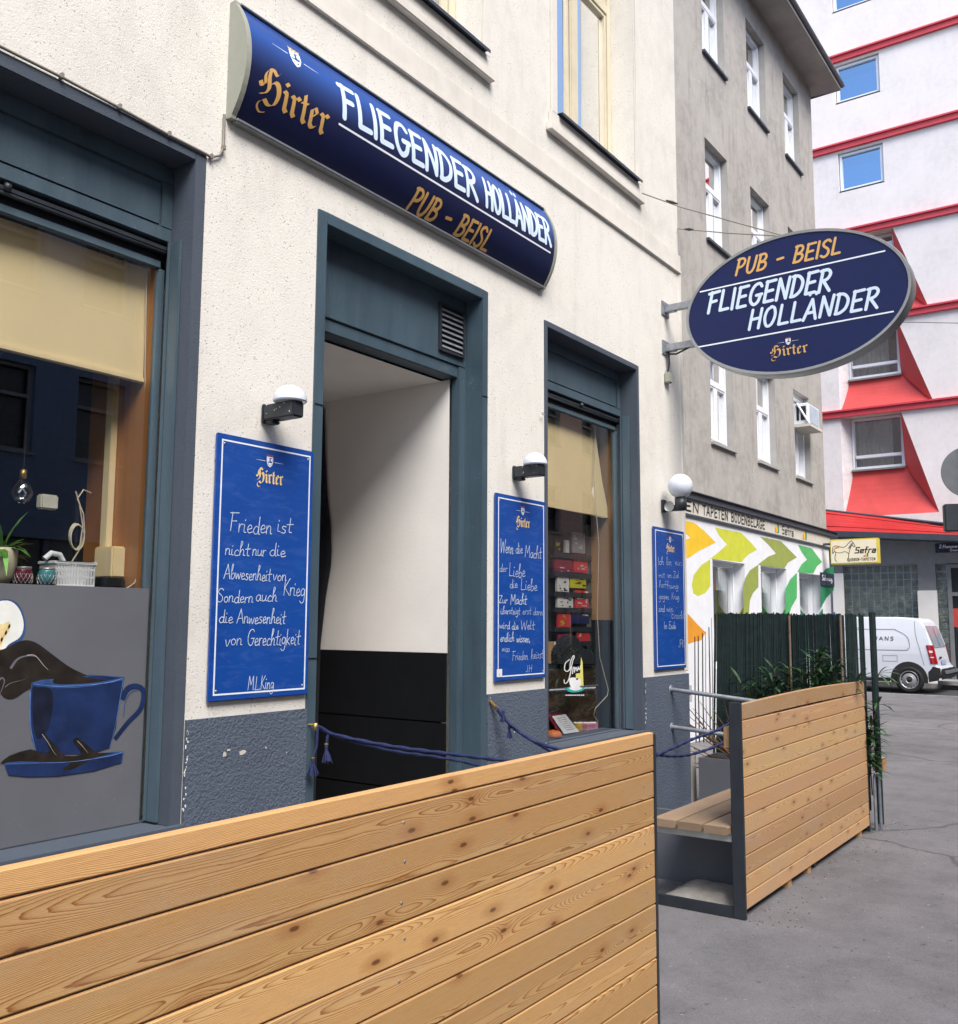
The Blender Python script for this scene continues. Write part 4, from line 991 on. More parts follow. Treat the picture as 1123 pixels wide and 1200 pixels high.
message_board(4.652, 5.214, 1.255, 2.366, 'blue handwritten board with a white sticker between the doorway and the postcard window', [
    ('Wenn', (584, 647.5), 600, 16.5, .08), ('die', (602, 648), 611, 13, .09), ('Macht', (613, 653), 633, 14, .085), ('der', (583, 670), 593, 10, .09), ('Liebe', (594, 675.5), 614, 16, .075),
    ('die', (595, 689), 605, 11, .09), ('Liebe', (608, 691), 628, 14, .075), ('Zur', (582.5, 706.5), 593, 9, .15), ('Macht', (596, 708), 616, 12, .12), ('übersteigt', (584.5, 719.5), 608, 9, .11), ('erst', (610, 720), 621, 9, .08), ('dann', (622.5, 721), 635, 9, .08),
    ('wird', (583, 737), 596, 9.5, .14), ('die', (597.5, 737.5), 606, 9.5, .14), ('Welt', (608, 738), 625, 11, .10), ('endlich', (584, 752), 601, 10.5, .13), ('wissen,', (603, 753), 620, 10.5, .13), ('was', (586, 764), 596, 9, .09),
    ('Frieden', (598, 774), 617, 11, .075), ('heisst', (620, 772), 635, 11, .075), ('J.H', (614, 788), 622, 8, .10)], dx=2)
g = MB(); p, q = fy(582.3, 793.5, -.0235), fy(588.5, 784, -.0235); g.box((p.x, -.0245, p.z), (q.x, -.0236, q.z))
tag(g.build('sticker', 'paper'), 'small white paper sticker in the lower left corner of the middle blue board', 'sticker')
message_board(6.832, 7.412, 1.238, 2.350, 'blue board with faint handwriting at the building corner beneath the round globe lamp', [
    ('Ich', (768, 661.5), 776, 9, .09), ('bin', (778, 662), 785, 9, .08), ('ein', (788, 662), 797, 9, .06), ('mit', (769, 676.5), 777, 7, .08), ('am', (779, 676.8), 785, 7, .08), ('Ziel', (786, 677), 794, 8, .07),
    ('hoffnung', (769.5, 688.5), 793, 8, .08), ('gegen', (769, 702), 782, 8, .08), ('Krieg', (784, 702.3), 794, 8, .07), ('sind', (769, 717), 777, 8.5, .09), ('wir', (778, 717), 786, 8.5, .08), ('Einsicht', (784, 725), 800, 9, .06),
    ('Im', (775, 737), 780, 8.5, .09), ('Ende', (781, 737), 790, 8.5, .09), ('JPK', (792, 758.5), 800, 9, .07)], dx=3)
# ================================================================== WINDOW DISPLAYS
def cloth_poly(name, pts, mt, th, label, cat):
    o = MB().prism(pts, (0, th, 0)).build(name, mt); return tag(o, label, cat)
yb_ = .262
A = fy(167, 446, yb_)
g = MB(); n = 24
vs = [(.95+(A.x-.95)*k/n, yb_+.004*math.sin(k*.7), z) for z in (A.z, A.z+.03, 3.10) for k in range(n+1)]
g.add(vs, [(r*(n+1)+k, r*(n+1)+k+1, (r+1)*(n+1)+k+1, (r+1)*(n+1)+k) for r in range(2) for k in range(n)], True)
bl = thing('roller_blind', (1.7, yb_, A.z), 'wide straight cream roller blind behind the coffee cup shop window', 'blind', 'cream blinds in the shop windows')
g.build('fabric', 'blind', bl, fix=False)
MB().box((.95, yb_-.012, A.z-.012), (A.x+.003, yb_+.014, A.z+.012)).build('hem_bar', 'blind', bl, bevel=.004)
bl2 = thing('roller_blind', (5.9, .262, 2.4), 'cream blind with a bulging side edge above the postcard rack', 'blind', 'cream blinds in the shop windows')
edge = [(697, 497), (701, 530), (706, 565), (712, 595), (714, 606)]
L = [fy(*e, .262) for e in edge]; zb = fy(640, 592, .262).z
g = MB(); n = 20; rows = len(L)
vs = []
for r, e in enumerate(L):
    for k in range(n+1):
        f = k/n; vs.append((5.2+(e.x-5.2)*f, .262-.02*math.sin(f*3.1)*(r/rows), (e.z if r < rows-1 else zb+(e.z-zb)*f-.012*math.sin(f*3.1))))
vs = [(5.2+(L[0].x-5.2)*k/n, .262, 3.11) for k in range(n+1)]+vs
g.add(vs, [(r*(n+1)+k, r*(n+1)+k+1, (r+1)*(n+1)+k+1, (r+1)*(n+1)+k) for r in range(rows) for k in range(n)], True)
g.build('fabric', 'blind', bl2, fix=False)
MB().tube([(5.2, .262, zb), L[-1]-Vector((.1, 0, .012)), L[-1]], .006, 6).build('hem_bar', 'blind', bl2)
ZS = 1.731
def leaf(mb, p, d, ln, wd, up=Vector((0, 0, 1)), droop=.3, fold=.25, seg=4):
    d = Vector(d).normalized(); s_ = d.cross(up)
    s_ = s_.normalized() if s_.length > 1e-3 else Vector((1, 0, 0)); nn = s_.cross(d).normalized()
    vs = []
    for i in range(seg+1):
        t = i/seg; c = p+d*ln*t-Vector((0, 0, 1))*droop*ln*t*t; w_ = wd*(.12+1.0*math.sin(math.pi*min(t*.92+.04, 1))**.8)*(1 if t < 1 else 0)
        vs += [c-s_*w_*.5+nn*fold*w_*.5, c, c+s_*w_*.5+nn*fold*w_*.5]
    fs = []
    for i in range(seg):
        b = i*3; fs += [(b, b+1, b+4, b+3), (b+1, b+2, b+5, b+4)]
    mb.add(vs, fs, True)
# pot plant on the ledge
c = fy(-1, 690, .31)
pt = thing('potted_plant', (c.x, .31, ZS), 'green and yellow leaved plant in a cream pot on the coffee cup window ledge', 'potted plant')
g = MB(); g.lathe([(0, 0), (.030, 0), (.046, .03), (.056, .08), (.057, .125), (.052, .135), (.047, .13), (.047, .11), (0, .11)], (c.x, .31, ZS), 28); g.build('pot', 'pot', pt)
g = MB(); q = MB()
base = Vector((c.x, .31, ZS+.11))
for k in range(26):
    a = rnd.uniform(0, 6.28); el = rnd.uniform(.2, 1.3)
    leaf(g, base, (math.cos(a)*math.cos(el), math.sin(a)*math.cos(el)*.6, math.sin(el)), rnd.uniform(.12, .22), rnd.uniform(.018, .03), droop=rnd.uniform(.3, .9))
T_ = lambda px, py: fy(px, py, .29)
for tip in ((38, 630), (32, 665), (45, 640), (40, 582), (28, 600)):
    e = T_(*tip); v = e-base; leaf(g, base, v+Vector((0, 0, .06)), v.length*1.02, .03, droop=.28)
g.build('foliage', 'houseleaf', pt, fix=False)
for tip in ((28, 668), (47, 637)):
    e = T_(*tip); v = e-base; leaf(q, base, v+Vector((0, 0, .06)), v.length*1.02, .034, droop=.3)
q.build('yellow_leaf', 'leafgold', pt, fix=False)
tag(MB().tube([T_(-6, 420), T_(8, 408), T_(16, 396), T_(24, 383)], [.004, .0035, .003, .0045], 6).build('twig', 'twig', fix=False), 'bare brown twig sticking up in front of the left blind', 'twig')
def lantern(px, label, mt):
    c = fy(px, 690, .285); t = thing('glass_lantern', (c.x, .285, ZS), label, 'lantern', 'small lattice lanterns on the ledge')
    g = MB(); pr = [(0, 0), (.025, 0), (.033, .018), (.033, .046), (.027, .060)]; g.lathe(pr, c*1, 20) if False else g.lathe(pr, (c.x, .285, ZS), 20); g.build('glass_cup', mt, t)
    g = MB(); g.lathe([(.0275, .058), (.030, .062), (.029, .068), (.024, .066)], (c.x, .285, ZS), 20)
    for k in range(14):
        for s_ in (1, -1):
            pts = []
            for i in range(7):
                f = i/6; rr = .0262+.0085*math.sin(math.pi*min(1, .25+f*.75)); a = 2*math.pi*(k/14)+s_*f*.9
                pts.append((c.x+rr*math.cos(a), .285+rr*math.sin(a), ZS+.004+.056*f))
            g.tube(pts, .0011, 4, cap=False)
    g.build('filigree', 'silver', t, fix=False)
lantern(26, 'small maroon lattice glass lantern on the ledge beside the cream pot', 'maroon')
lantern(54, 'small turquoise lattice glass lantern between maroon lantern and white basket', 'turq')
# slotted basket
p0, p1 = fy(66, 690, .30), fy(107, 690, .30)
bk = thing('storage_basket', ((p0.x+p1.x)/2, .34, ZS), 'white slotted plastic basket on the left window ledge', 'basket')
g = MB(); x0, x1, y0, y1, h = p0.x-.012, p1.x, .285, .40, .098
for k in range(14):
    x = x0+(x1-x0)*k/13; g.box((x-.0022, y0, ZS+.006), (x+.0022, y0+.003, ZS+h-.012)); g.box((x-.0022, y1-.003, ZS+.006), (x+.0022, y1, ZS+h-.012))
for z in (0, .034, .064): g.box((x0-.003, y0-.0006, ZS+z), (x1+.003, y0+.0034, ZS+z+.007)); g.box((x0-.003, y1-.0034, ZS+z), (x1+.003, y1+.0006, ZS+z+.007))
for x in (x0-.004, x1+.001): g.box((x, y0, ZS), (x+.003, y1, ZS+h-.012))
g.box((x0, y0+.004, ZS+.001), (x1, y1-.004, ZS+.004)); g.build('body', 'white', bk)
g = MB(); ring(g, x0-.010, x1+.010, y0-.006, y1+.006, .010, ZS+h-.0115, ZS+h, P=lambda a, b, c_: (a, c_, b)); g.build('rim', 'white', bk, bevel=.002)
tag(MB().tube([fy(52, 655, .33), fy(60, 648, .33), fy(70, 650, .33), fy(75, 660, .33)], .011, 8).build('bottle', 'white', fix=False), 'white bottle neck lying in the slotted basket', 'bottle')
# hanging bulb
c = fy(26, 578, .50)
hb = thing('pendant_lamp', (c.x, .5, c.z), 'clear bulb pendant lamp hanging behind the left window', 'lamp')
g = MB(); g.lathe([(0, -.045), (.03, -.035), (.043, 0), (.034, .03), (.016, .052), (.012, .06)], c, 24); g.build('bulb', 'glass', hb)
g = MB(); g.lathe([(0, .06), (.013, .06), (.013, .095), (0, .098)], c, 14); g.build('socket', 'brass', hb)
MB().tube([c+Vector((0, 0, .097)), (c.x, c.y, 3.3)], .003, 6).build('cord', 'black', hb)
g = MB(); g.tube([c+Vector((-.015, 0, .0)), c+Vector((0, 0, .02)), c+Vector((.015, 0, 0))], .004, 6); g.build('filament', 'globe', hb)
# cord coil, conduit and terminal box on the orange side
c = fy(91, 630, .40)
ck = thing('cable_coil', (c.x, .4, ZS), 'coiled cream cable tied to a dark stick behind the left window', 'cable')
g = MB()
for k in range(4): g.tube([(c.x+.030*math.cos(a*.35)+.002*k, .40+.008*k, c.z+.052*math.sin(a*.35)+.003*k) for a in range(19)], .003, 5)
g.tube([c+Vector((.03, 0, .02)), c+Vector((.02, 0, .10)), c+Vector((-.01, 0, .16)), c+Vector((.015, 0, .2)), c+Vector((.05, 0, .19))], .003, 5)
g.tube([c+Vector((-.02, 0, .19)), c+Vector((.0, 0, .14)), c+Vector((.02, 0, .05)), c+Vector((.01, 0, -.05)), c+Vector((-.02, 0, -.10))], .003, 5); g.build('cord', 'cord', ck, fix=False)
MB().box((c.x+.0, .42, ZS), (c.x+.012, .43, c.z+.19)).build('stick', 'black', ck)
p, q = fx(116, 632, 2.36), fx(131, 470, 2.36)
cd = thing('cable_conduit', (2.37, p.y, ZS), 'cream cable conduit with a terminal box against the orange side panel', 'conduit')
MB().box((2.375, p.y-.03, ZS+.10), (2.404, p.y+.02, 3.3)).build('duct', 'blind', cd, bevel=.003)
MB().box((2.34, p.y-.13, ZS+.045), (2.404, p.y+.0, ZS+.175)).build('terminal_box', 'blind', cd, bevel=.006)
MB().box((2.28, p.y-.16, ZS), (2.39, p.y+.02, ZS+.042)).build('adapter', 'black', cd, bevel=.006)
MB().tube([fy(172, 320, .245), fy(170, 430, .245), fy(172, 560, .245), fy(168, 650, .245), fy(158, 683, .25), fy(148, 690, .26)], .003, 6).build('cord', 'cord', cd, fix=False)
tag(MB().box(fy(45, 592, .45)-Vector((0, .02, .014)), fy(66, 584, .45)+Vector((0, .02, .010))).build('desk_lamp_head', 'curtain', bevel=.006), 'white lamp head reaching in behind the left window', 'desk lamp')

# right window: postcard rack, bag, drawer, menu
Yr = .42
def rk(px, py, Y=Yr): return fy(620+px/4, 600+py/4, Y)
p0, p1 = rk(118, 700), rk(288, 60)
rack = thing('postcard_rack', ((p0.x+p1.x)/2, Yr, p0.z), 'dark display rack of books and cards behind the right shop window', 'rack')
g = MB(); g.box((p0.x-.03, Yr+.04, p0.z-.1), (p1.x, Yr+.05, p1.z)); g.build('back_board', 'black', rack)
g = MB()
for py in (205, 290, 382, 455, 545, 612):
    z = rk(200, py+2).z; g.box((p0.x-.02, Yr-.012, z-.020), (p1.x-.01, Yr+.0395, z-.004)); g.box((p0.x-.02, Yr-.016, z-.022), (p1.x-.01, Yr-.0125, z+.012))
g.build('ledge', 'darkmetal', rack)
g = MB(); g.box((p1.x+.0005, Yr-.02, p0.z-.1), (p1.x+.02, Yr+.05, p1.z)); g.build('side_rail', 'greycase', rack)
cols = dict(maroon=(.22, .015, .04), red=(.55, .04, .05), grey=(.28, .28, .30), white=(.62, .60, .58), yellow=(.52, .48, .03), navy=(.012, .02, .09), magenta=(.30, .02, .10), black=(.015, .015, .015), cover=(.52, .30, .05))
for k, v in cols.items(): M['bk_'+k] = paint('book '+k, v, .45, bump=0)
def book(x0, x1, y0, y1, mt, label, deco=None):
    a, b = rk(x0, y1), rk(x1, y0)
    t = thing('book', ((a.x+b.x)/2, Yr, a.z), label, 'book', 'books and cards on the window rack')
    MB().box((a.x, Yr-.004, a.z), (b.x, Yr+.016, b.z)).build('cover', 'bk_'+mt, t, bevel=.001)
    g = MB(); r_ = random.Random(x0*7+y0); W_, H_ = b.x-a.x, b.z-a.z
    for k in range(deco[1] if deco else 0):
        u, v = r_.uniform(.08, .8), r_.uniform(.08, .85); w_, h_ = r_.uniform(.08, .25), r_.uniform(.03, .12)
        g.box((a.x+u*W_, Yr-.0048-.0002*k, a.z+v*H_), (a.x+min(u+w_, .95)*W_, Yr-.0044, a.z+min(v+h_, .95)*H_))
    if deco: g.build('cover_print', 'bk_'+deco[0], t)
book(120, 203, 230, 287, 'maroon', 'maroon landscape book on the left of the second row', ('white', 3))
book(210, 273, 205, 282, 'red', 'red comic book with pale patches on the right of the second row', ('white', 9))
book(203, 262, 102, 190, 'grey', 'grey photo card at the top right of the rack', ('white', 8))
book(170, 187, 134, 190, 'white', 'narrow white card in the middle of the top row', ('grey', 2))
book(120, 147, 135, 198, 'black', 'black booklet with yellow dots on the left of the top row', ('yellow', 9))
book(132, 186, 304, 378, 'white', 'white and grey book on the left of the third row', ('black', 8))
book(192, 266, 306, 355, 'yellow', 'yellow green landscape book on the right of the third row', ('black', 7))
book(133, 205, 397, 450, 'white', 'white book with black drawing on the left of the fourth row', ('black', 9))
book(216, 278, 370, 450, 'red', 'red patterned book with white blotches on the right of the fourth row', ('white', 12))
book(136, 194, 470, 542, 'red', 'red book with yellow figure on the left of the fifth row', ('yellow', 8))
book(198, 280, 464, 524, 'navy', 'navy landscape book on the right of the fifth row', ('white', 2))
book(138, 200, 572, 612, 'magenta', 'dark magenta book on the left of the bottom row', ('black', 4))
book(224, 284, 542, 615, 'red', 'plain red book with white title on the right of the bottom row', ('white', 3))
bag = MB(); pts = [(128, 720), (125, 660), (140, 625), (170, 610), (210, 575), (235, 590), (262, 640), (300, 650), (312, 690), (312, 720)]
g = MB(); vs = []; n = len(pts)
for Yo in (.30, .27, .40): vs += [rk(a, b, Yo)+(Vector((0, 0, -.01)) if Yo == .27 else Vector((0, 0, 0))) for a, b in pts]
g.prism([rk(a, b, .30) for a, b in pts], (0, .10, 0)); tag(g.build('cloth_bag', 'cloth', bevel=.012), 'black cloth bag slumped on the wooden cabinet behind the right window', 'bag')
a, b = rk(78, 1010, .32), rk(322, 722, .32)
cb = thing('wooden_cabinet', ((a.x+b.x)/2, .5, .79), 'dark brown wooden cabinet behind the right shop window with a metal rail', 'cabinet')
g = MB(); g.plank((a.x-.2, .33, .79), (b.x, .9, b.z)); g.build('body', 'brownwood', cb)
z = rk(200, 824, .32).z; MB().box((a.x-.2, .316, z-.005), (b.x, .329, z+.005)).build('rail', 'galv', cb)
MB().box((b.x+.001, .34, .79), (6.60, .9, b.z+.1)).build('side_cabinet', 'black', cb)
for px, w_, mt in ((95, 30, 'tanwood'), (125, 7, 'paper')):
    a, b = rk(px, 715, .33), rk(px+w_, 608, .33); MB().box((a.x, .33, a.z+.002), (b.x, .40, b.z)).build('board', mt, cb) if False else tag(MB().box((a.x, .34, a.z+.004), (b.x, .40, b.z)).build('cutting_board' if mt == 'tanwood' else 'paper_pad', mt, bevel=.002), 'wooden board leaning upright on the cabinet left of the black bag' if mt == 'tanwood' else 'thin white pad upright beside the black bag', 'board' if mt == 'tanwood' else 'pad')
a = [rk(108, 958, .30), rk(172, 948, .30), rk(236, 1030, .27), rk(165, 1040, .27)]
mn = thing('menu_card', a[3], 'white menu sheet in a tilted dark frame on the right window ledge', 'menu')
MB().prism([p+Vector((-.012, .012, .0)) for p in (rk(98, 950, .30), rk(180, 944, .30), rk(246, 1034, .27), rk(155, 1044, .27))], (0, .012, 0)).build('frame', 'bk_maroon', mn)
MB().prism(a, (0, .004, 0)).build('sheet', 'paper', mn)
g = MB()
for k in range(7):
    f0 = .14+k*.11; p = a[0].lerp(a[3], f0).lerp(a[1].lerp(a[2], f0), .2); q = a[0].lerp(a[3], f0).lerp(a[1].lerp(a[2], f0), .8); d = (a[3]-a[0])*.016
    g.face([p+Vector((0, -.002, 0)), q+Vector((0, -.002, 0)), q+d+Vector((0, -.002, 0)), p+d+Vector((0, -.002, 0))])
g.build('text_lines', 'cablegrey', mn, fix=False)
a, b = rk(262, 1022, .30), rk(314, 985, .30); tag(MB().box((a.x, .28, .81), (b.x, .34, b.z)).build('gift_box', 'pink', bevel=.003), 'small pink box on the right window ledge beside the menu', 'box')
a = rk(118, 1035, .26); g = MB(); g.lathe([(0, 0), (.05, 0), (.065, .02), (.05, .045), (0, .055)], (a.x, .27, .808), 14); tag(g.build('paper_flower', 'oran'), 'orange paper ornament on the right window ledge left of the menu', 'ornament')
a = rk(225, 1000, .34); tag(MB().box((a.x-.05, .31, .81), (a.x+.03, .36, a.z+.02)).build('card_box', 'leafgold', bevel=.003), 'small yellow green card box behind the menu on the right window ledge', 'box')
tag(MB().tube([fy(699, 490, .24), fy(696, 560, .235), fy(702, 640, .23), fy(700, 720, .23), fy(703, 770, .23), fy(713, 808, .225), (fy(712, 815, .225)), fy(698, 830, .225), fy(696, 838, .23), fy(701, 846, .24)], .0035, 6).build('hanging_cord', 'cord', fix=False), 'cream cord dangling inside the right shop window', 'cord')
# decal on the right pane
yd = .1865
de = bpy.data.objects.new('window_decal', None); C.objects.link(de); de.location = (6.0, yd, 1.1); attach(de, s2)
zz = lambda L: [(640+a/9.36, 760+b/9.36) for a, b in L]
mu = Mural(yd)
mu.poly('yelldecal', zz([(385, 95), (402, 150), (412, 410), (330, 410), (328, 275), (375, 270), (380, 180)]))
mu.poly('teal', zz(SM([(215, 440), (255, 422), (330, 418), (400, 425), (422, 440), (390, 468), (310, 482), (245, 470)])))
mu.poly('paper', zz(SM([(250, 440), (270, 428), (380, 428), (390, 445), (320, 462)])))
mu.poly('paper', zz(SM([(252, 330), (300, 318), (375, 335), (382, 390), (360, 440), (318, 458), (285, 440), (262, 395)])))
mu.poly('mural_brown', zz(SM([(325, 335), (345, 322), (355, 335), (340, 346)])))
for L in ([(200, 340), (205, 380), (235, 370), (265, 290), (290, 150), (310, 95), (300, 80), (270, 150), (262, 240)], [(262, 120), (215, 160), (205, 230), (240, 250), (280, 200)], [(290, 280), (300, 210), (315, 215), (310, 265), (330, 205), (342, 250), (355, 200), (365, 235), (385, 180)]):
    mu.line('paper', zz(L), 1.0)
for a in range(10): mu.poly('paper', zz([(215+a*21, 507), (230+a*21, 505), (230+a*21, 517), (215+a*21, 519)]))
mu.build('decal', de)

# ================================================================== TIMBER FENCE in the foreground
fe = thing('timber_fence', (1.5, -1.46, 0), 'long knotty larch board fence with a steel end post, nearest the viewer, before the doorway', 'fence')
g = MB(); XF = 3.700; zt = 1.150
for k in range(12):
    z1 = zt if k == 0 else zt-.056-.1045*(k-1); z0 = zt-.056-.1045*k+.0045
    g.plank((-3.0, -1.46+rnd.uniform(-.0015, .0015), max(z0, .002)), (XF, -1.434, z1), ch=.0035)
pl = g.build('plank_panel', 'larch', fe, fix=True)
g = MB(); g.box((XF+.0015, -1.462, 0), (XF+.024, -1.41, 1.142)); g.box((XF+.0015, -1.409, .03), (XF+.012, -1.36, 1.12)); g.build('end_post', 'darkmetal', fe, bevel=.002)
for x in (-1.2, .6, 2.2): MB().box((x, -1.4335, 0), (x+.05, -1.38, 1.13)).build('back_post', 'darkmetal', fe)
g = MB()
for k in range(11):
    for x in (2.10, 3.62):
        g.lathe([(0, -.0012), (.004, -.0008), (.0048, .0005)], (x+rnd.uniform(-.012, .012), -1.4605, zt-.056-.1045*k-.05+rnd.uniform(-.01, .01)), 8, 'y')
g.build('screw', 'galv', fe)

# ================================================================== BENCH BOOTH with plank back further along
bb = thing('bench_booth', (6.6, -1.0, 0), 'further plank backed bench box with an anthracite steel frame and open end', 'bench')
g = MB(); X0, X1 = 5.262, 7.98; YF = -1.262
def warp(p):
    x, y, z = p; t = (x-X0)/(X1-X0); zz_ = z+.018*math.sin(math.pi*min(max(t, 0), 1))*max(0, (z-.98)/.17)
    return (x, y, zz_)
n0 = 0
hh = [1.150, 1.058, .952, .848, .744, .640, .536, .432, .328, .224, .128, .042]
for k in range(11):
    z1, z0 = hh[k], hh[k+1]+.005
    if k in (9, 10):
        xm = X0+.62*(X1-X0) if k == 9 else X0+.66*(X1-X0); segs = [(X0, xm-.002), (xm+.002, X1)]
    else: segs = [(X0, X1)]
    for a, b in segs:
        m_ = 10 if k == 0 else 1; uo = (rnd.uniform(0, 60), rnd.randint(1, 400))
        for j in range(m_): g.plank((a+(b-a)*j/m_, YF+rnd.uniform(0, .0001), z0), (a+(b-a)*(j+1)/m_, YF+.024, z1), ch=.003, uo=uo)
g.v = [warp(p) if p[2] > 1.06 else p for p in g.v]
g.build('plank_panel', 'larch2', bb)
g = MB(); xp = 5.232
g.box((xp, -1.268, 0), (xp+.028, -1.20, 1.160)); g.box((xp, -1.199, .0), (xp+.028, -.72, .058)); g.box((xp, -.719, .0), (xp+.022, -.69, .435))
g.box((X1+.002, -1.262, 0), (X1+.03, -1.20, 1.12)); g.box((xp+.029, -1.237, .03), (X1, -1.2, .06))
g.box((6.6, -1.237, 0), (6.65, -1.2, 1.12))
g.build('frame', 'darkmetal', bb, bevel=.003)
g = MB()
for j, y in enumerate((-1.195, -1.040, -.885)): g.plank((5.19+.0*j, y, .445), (7.95, y+.138, .487), ch=.004)
g.build('seat', 'bench', bb)
g = MB(); g.box((5.255, -1.195, .398), (5.285, -.735, .4445)); g.box((7.6, -1.195, .398), (7.63, -.735, .4445)); g.box((5.2555, -.734, .03), (5.272, -.722, .4445))
g.build('seat_bearer', 'signband', bb)
g = MB(); g.box((5.75, -1.199, .0), (5.77, -.50, .43)); g.build('shade_sheet', 'mural_grey', bb)  # dark sheet standing in for the shade under the seat
g = MB(); vs = []; N_ = 12
for i in range(N_+1):
    for j in range(N_+1):
        x = 5.27+.46*i/N_; y = -1.195+.46*j/N_; e = min(i, N_-i, j, N_-j)/N_; vs.append((x, y, .02+.055*min(1, e*4)+rnd.uniform(-.004, .006)))
g.add(vs, [(i*(N_+1)+j, (i+1)*(N_+1)+j, (i+1)*(N_+1)+j+1, i*(N_+1)+j+1) for i in range(N_) for j in range(N_)], True)
tag(g.build('sand_heap', 'concrete', fix=False), 'flat heap of grey grit inside the open end of the bench box', 'grit')
p = fx(862, 850, 5.3); tag(MB().box((5.262, -1.199, .905), (5.36, -1.155, 1.02)).build('wood_block', 'cut', bevel=.004), 'small orange wood block fixed behind the bench end post', 'wood block')
for x, w_ in ((5.95, .10), (6.35, .06), (7.65, .08)):
    pass
for x in (6.02, 6.42, 7.72): MB().box((x, -1.25, .0), (x+.07, -1.215, .0415)).build('packing_wedge', 'cut', bb)
# post and bracket at the far end
a = fz(1026, 974, 0)
mp_ = thing('bracket_post', (a.x, a.y, 0), 'bent galvanised steel bracket at the far end of the plank bench', 'bracket')
g = MB(); g.tube([(8.06, -1.292, 0), (8.06, -1.292, .40), (8.07, -1.30, .43), (8.10, -1.31, .43), (8.11, -1.315, .40), (8.11, -1.318, .0)], .012, 8); g.build('bar', 'galv', mp_)
MB().box((8.065, -1.295, .0), (8.105, -1.285, .39)).build('plate', 'galv', mp_, bevel=.002)
a = fx(1034, 900, 8.35); tag(MB().box((8.3, a.y-.02, .42), (8.42, a.y+.06, .52)).build('wood_end', 'cut', bevel=.004), 'reddish end of a timber beam sticking out behind the reed screen post', 'timber')

# ================================================================== REED SCREEN
rs = thing('reed_screen', (8.1, -.7, 0), 'dark green reed screen on stakes standing around the planters', 'screen')
P4 = [fx(838, 722, 8.05), fx(925, 716, 8.25), fx(985, 721, 8.12), fx(1012, 718, 8.22)]
P4 = [Vector((p.x, p.y, 1.685)) for p in P4]
def reeds(a, b, zt, zb, seed, miss=.05, lean=0, wob=.01):
    r_ = random.Random(seed); g = MB(); d = (b-a); d.z = 0; L_ = d.length; d.normalize(); nn = Vector((-d.y, d.x, 0)); s_ = 0
    while s_ < L_:
        rr = r_.uniform(.0045, .0072)
        if r_.random() > miss:
            p = a+d*s_+nn*r_.uniform(-.004, .004); tz = zt+r_.uniform(-.012, .006); tl = lean*(1-s_/L_)
            bow = r_.uniform(-.006, .006)
            g.tube([(p.x-d.x*tl, p.y-d.y*tl, zb), (p.x+nn.x*bow-d.x*tl*.5, p.y+nn.y*bow-d.y*tl*.5, (zt+zb)/2), (p.x, p.y, tz)], [rr, rr, rr*.97], 6, cap=False)
        s_ += rr*1.5+r_.uniform(-.0008, .0008)
    for z in (zb+.2, zb+.55, zb+.9, zb+1.2, zb+1.45):
        if z < zt: g.tube([a*1+Vector((0, 0, z-a.z))+nn*.008, b*1+Vector((0, 0, z-b.z))+nn*.008], .0015, 4)
    return g
reeds(P4[0], P4[1], 1.69, .12, 1, .004, .05).build('reed_panel', 'canegreen', rs, fix=False)
reeds(P4[1], P4[2], 1.68, .12, 2, .012).build('reed_panel', 'canegreen', rs, fix=False)
reeds(P4[2], P4[3], 1.68, .12, 3, .22).build('reed_panel', 'canegreen', rs, fix=False)
a, b = fx(818, 722, 8.75), fx(930, 724, 8.85)
p = fx(1022, 716, 8.24)
g = MB()
for k in range(9):
    a_ = 2*math.pi*k/9; g.tube([(8.24+.018*math.cos(a_), p.y+.018*math.sin(a_), .02), (8.24+.018*math.cos(a_), p.y+.018*math.sin(a_), 1.695)], .0085, 6)
g.build('reed_post', 'canegreen', rs, fix=False)
for q, dx in ((P4[1], -.03), (P4[2], -.03)):
    g = MB(); g.tube([(q.x+dx, q.y-.008, .1), (q.x+dx+.004, q.y-.006, 1.0), (q.x+dx, q.y-.008, 1.67)], .010, 7); g.build('wooden_stake', 'stake', rs)
for k, px in enumerate((800, 814.5, 818.5, 823.5, 827, 831, 834)):
    t_ = fx(px, (752, 746, 745, 742, 740, 735, 724)[k], 8.0); b_ = fx(px+1.5, 870, 8.0); g = MB(); g.tube([b_, t_.lerp(b_, .5)+Vector((0, rnd.uniform(-.006, .006), 0)), t_], [.006, .0055, .0045] if k not in (0, 4, 6) else [.003, .003, .002], 6); g.build('loose_cane', 'darkcane', rs)
# ================================================================== PLANTERS & PLANTS
a, b = fz(800, 900, .46), fz(856, 893, .46)
pl_ = thing('metal_planter', (7.75, -.35, 0), 'grey metal planter box behind the bench beside the wall', 'planter')
g = MB(); x0, x1, y0, y1 = 7.62, 8.0, -1.02, -.02
for q in (((x0, y0, 0), (x0+.02, y1, .50)), ((x1-.02, y0, 0), (x1, y1, .50)), ((x0+.0205, y0, 0), (x1-.0205, y0+.02, .50)), ((x0+.0205, y1-.02, 0), (x1-.0205, y1, .50))): g.box(*q)
g.build('box', 'mural_grey', pl_, bevel=.002)
MB().box((x0+.0205, y0+.0205, .38), (x1-.0205, y1-.0205, .44)).build('soil', 'twig', pl_)
g = MB(); g.box((7.45, .05, 0), (7.75, .38, .52)); tag(g.build('concrete_base', 'concrete', bevel=.01), 'low concrete block at the foot of the pub corner behind the bare shrub', 'block')
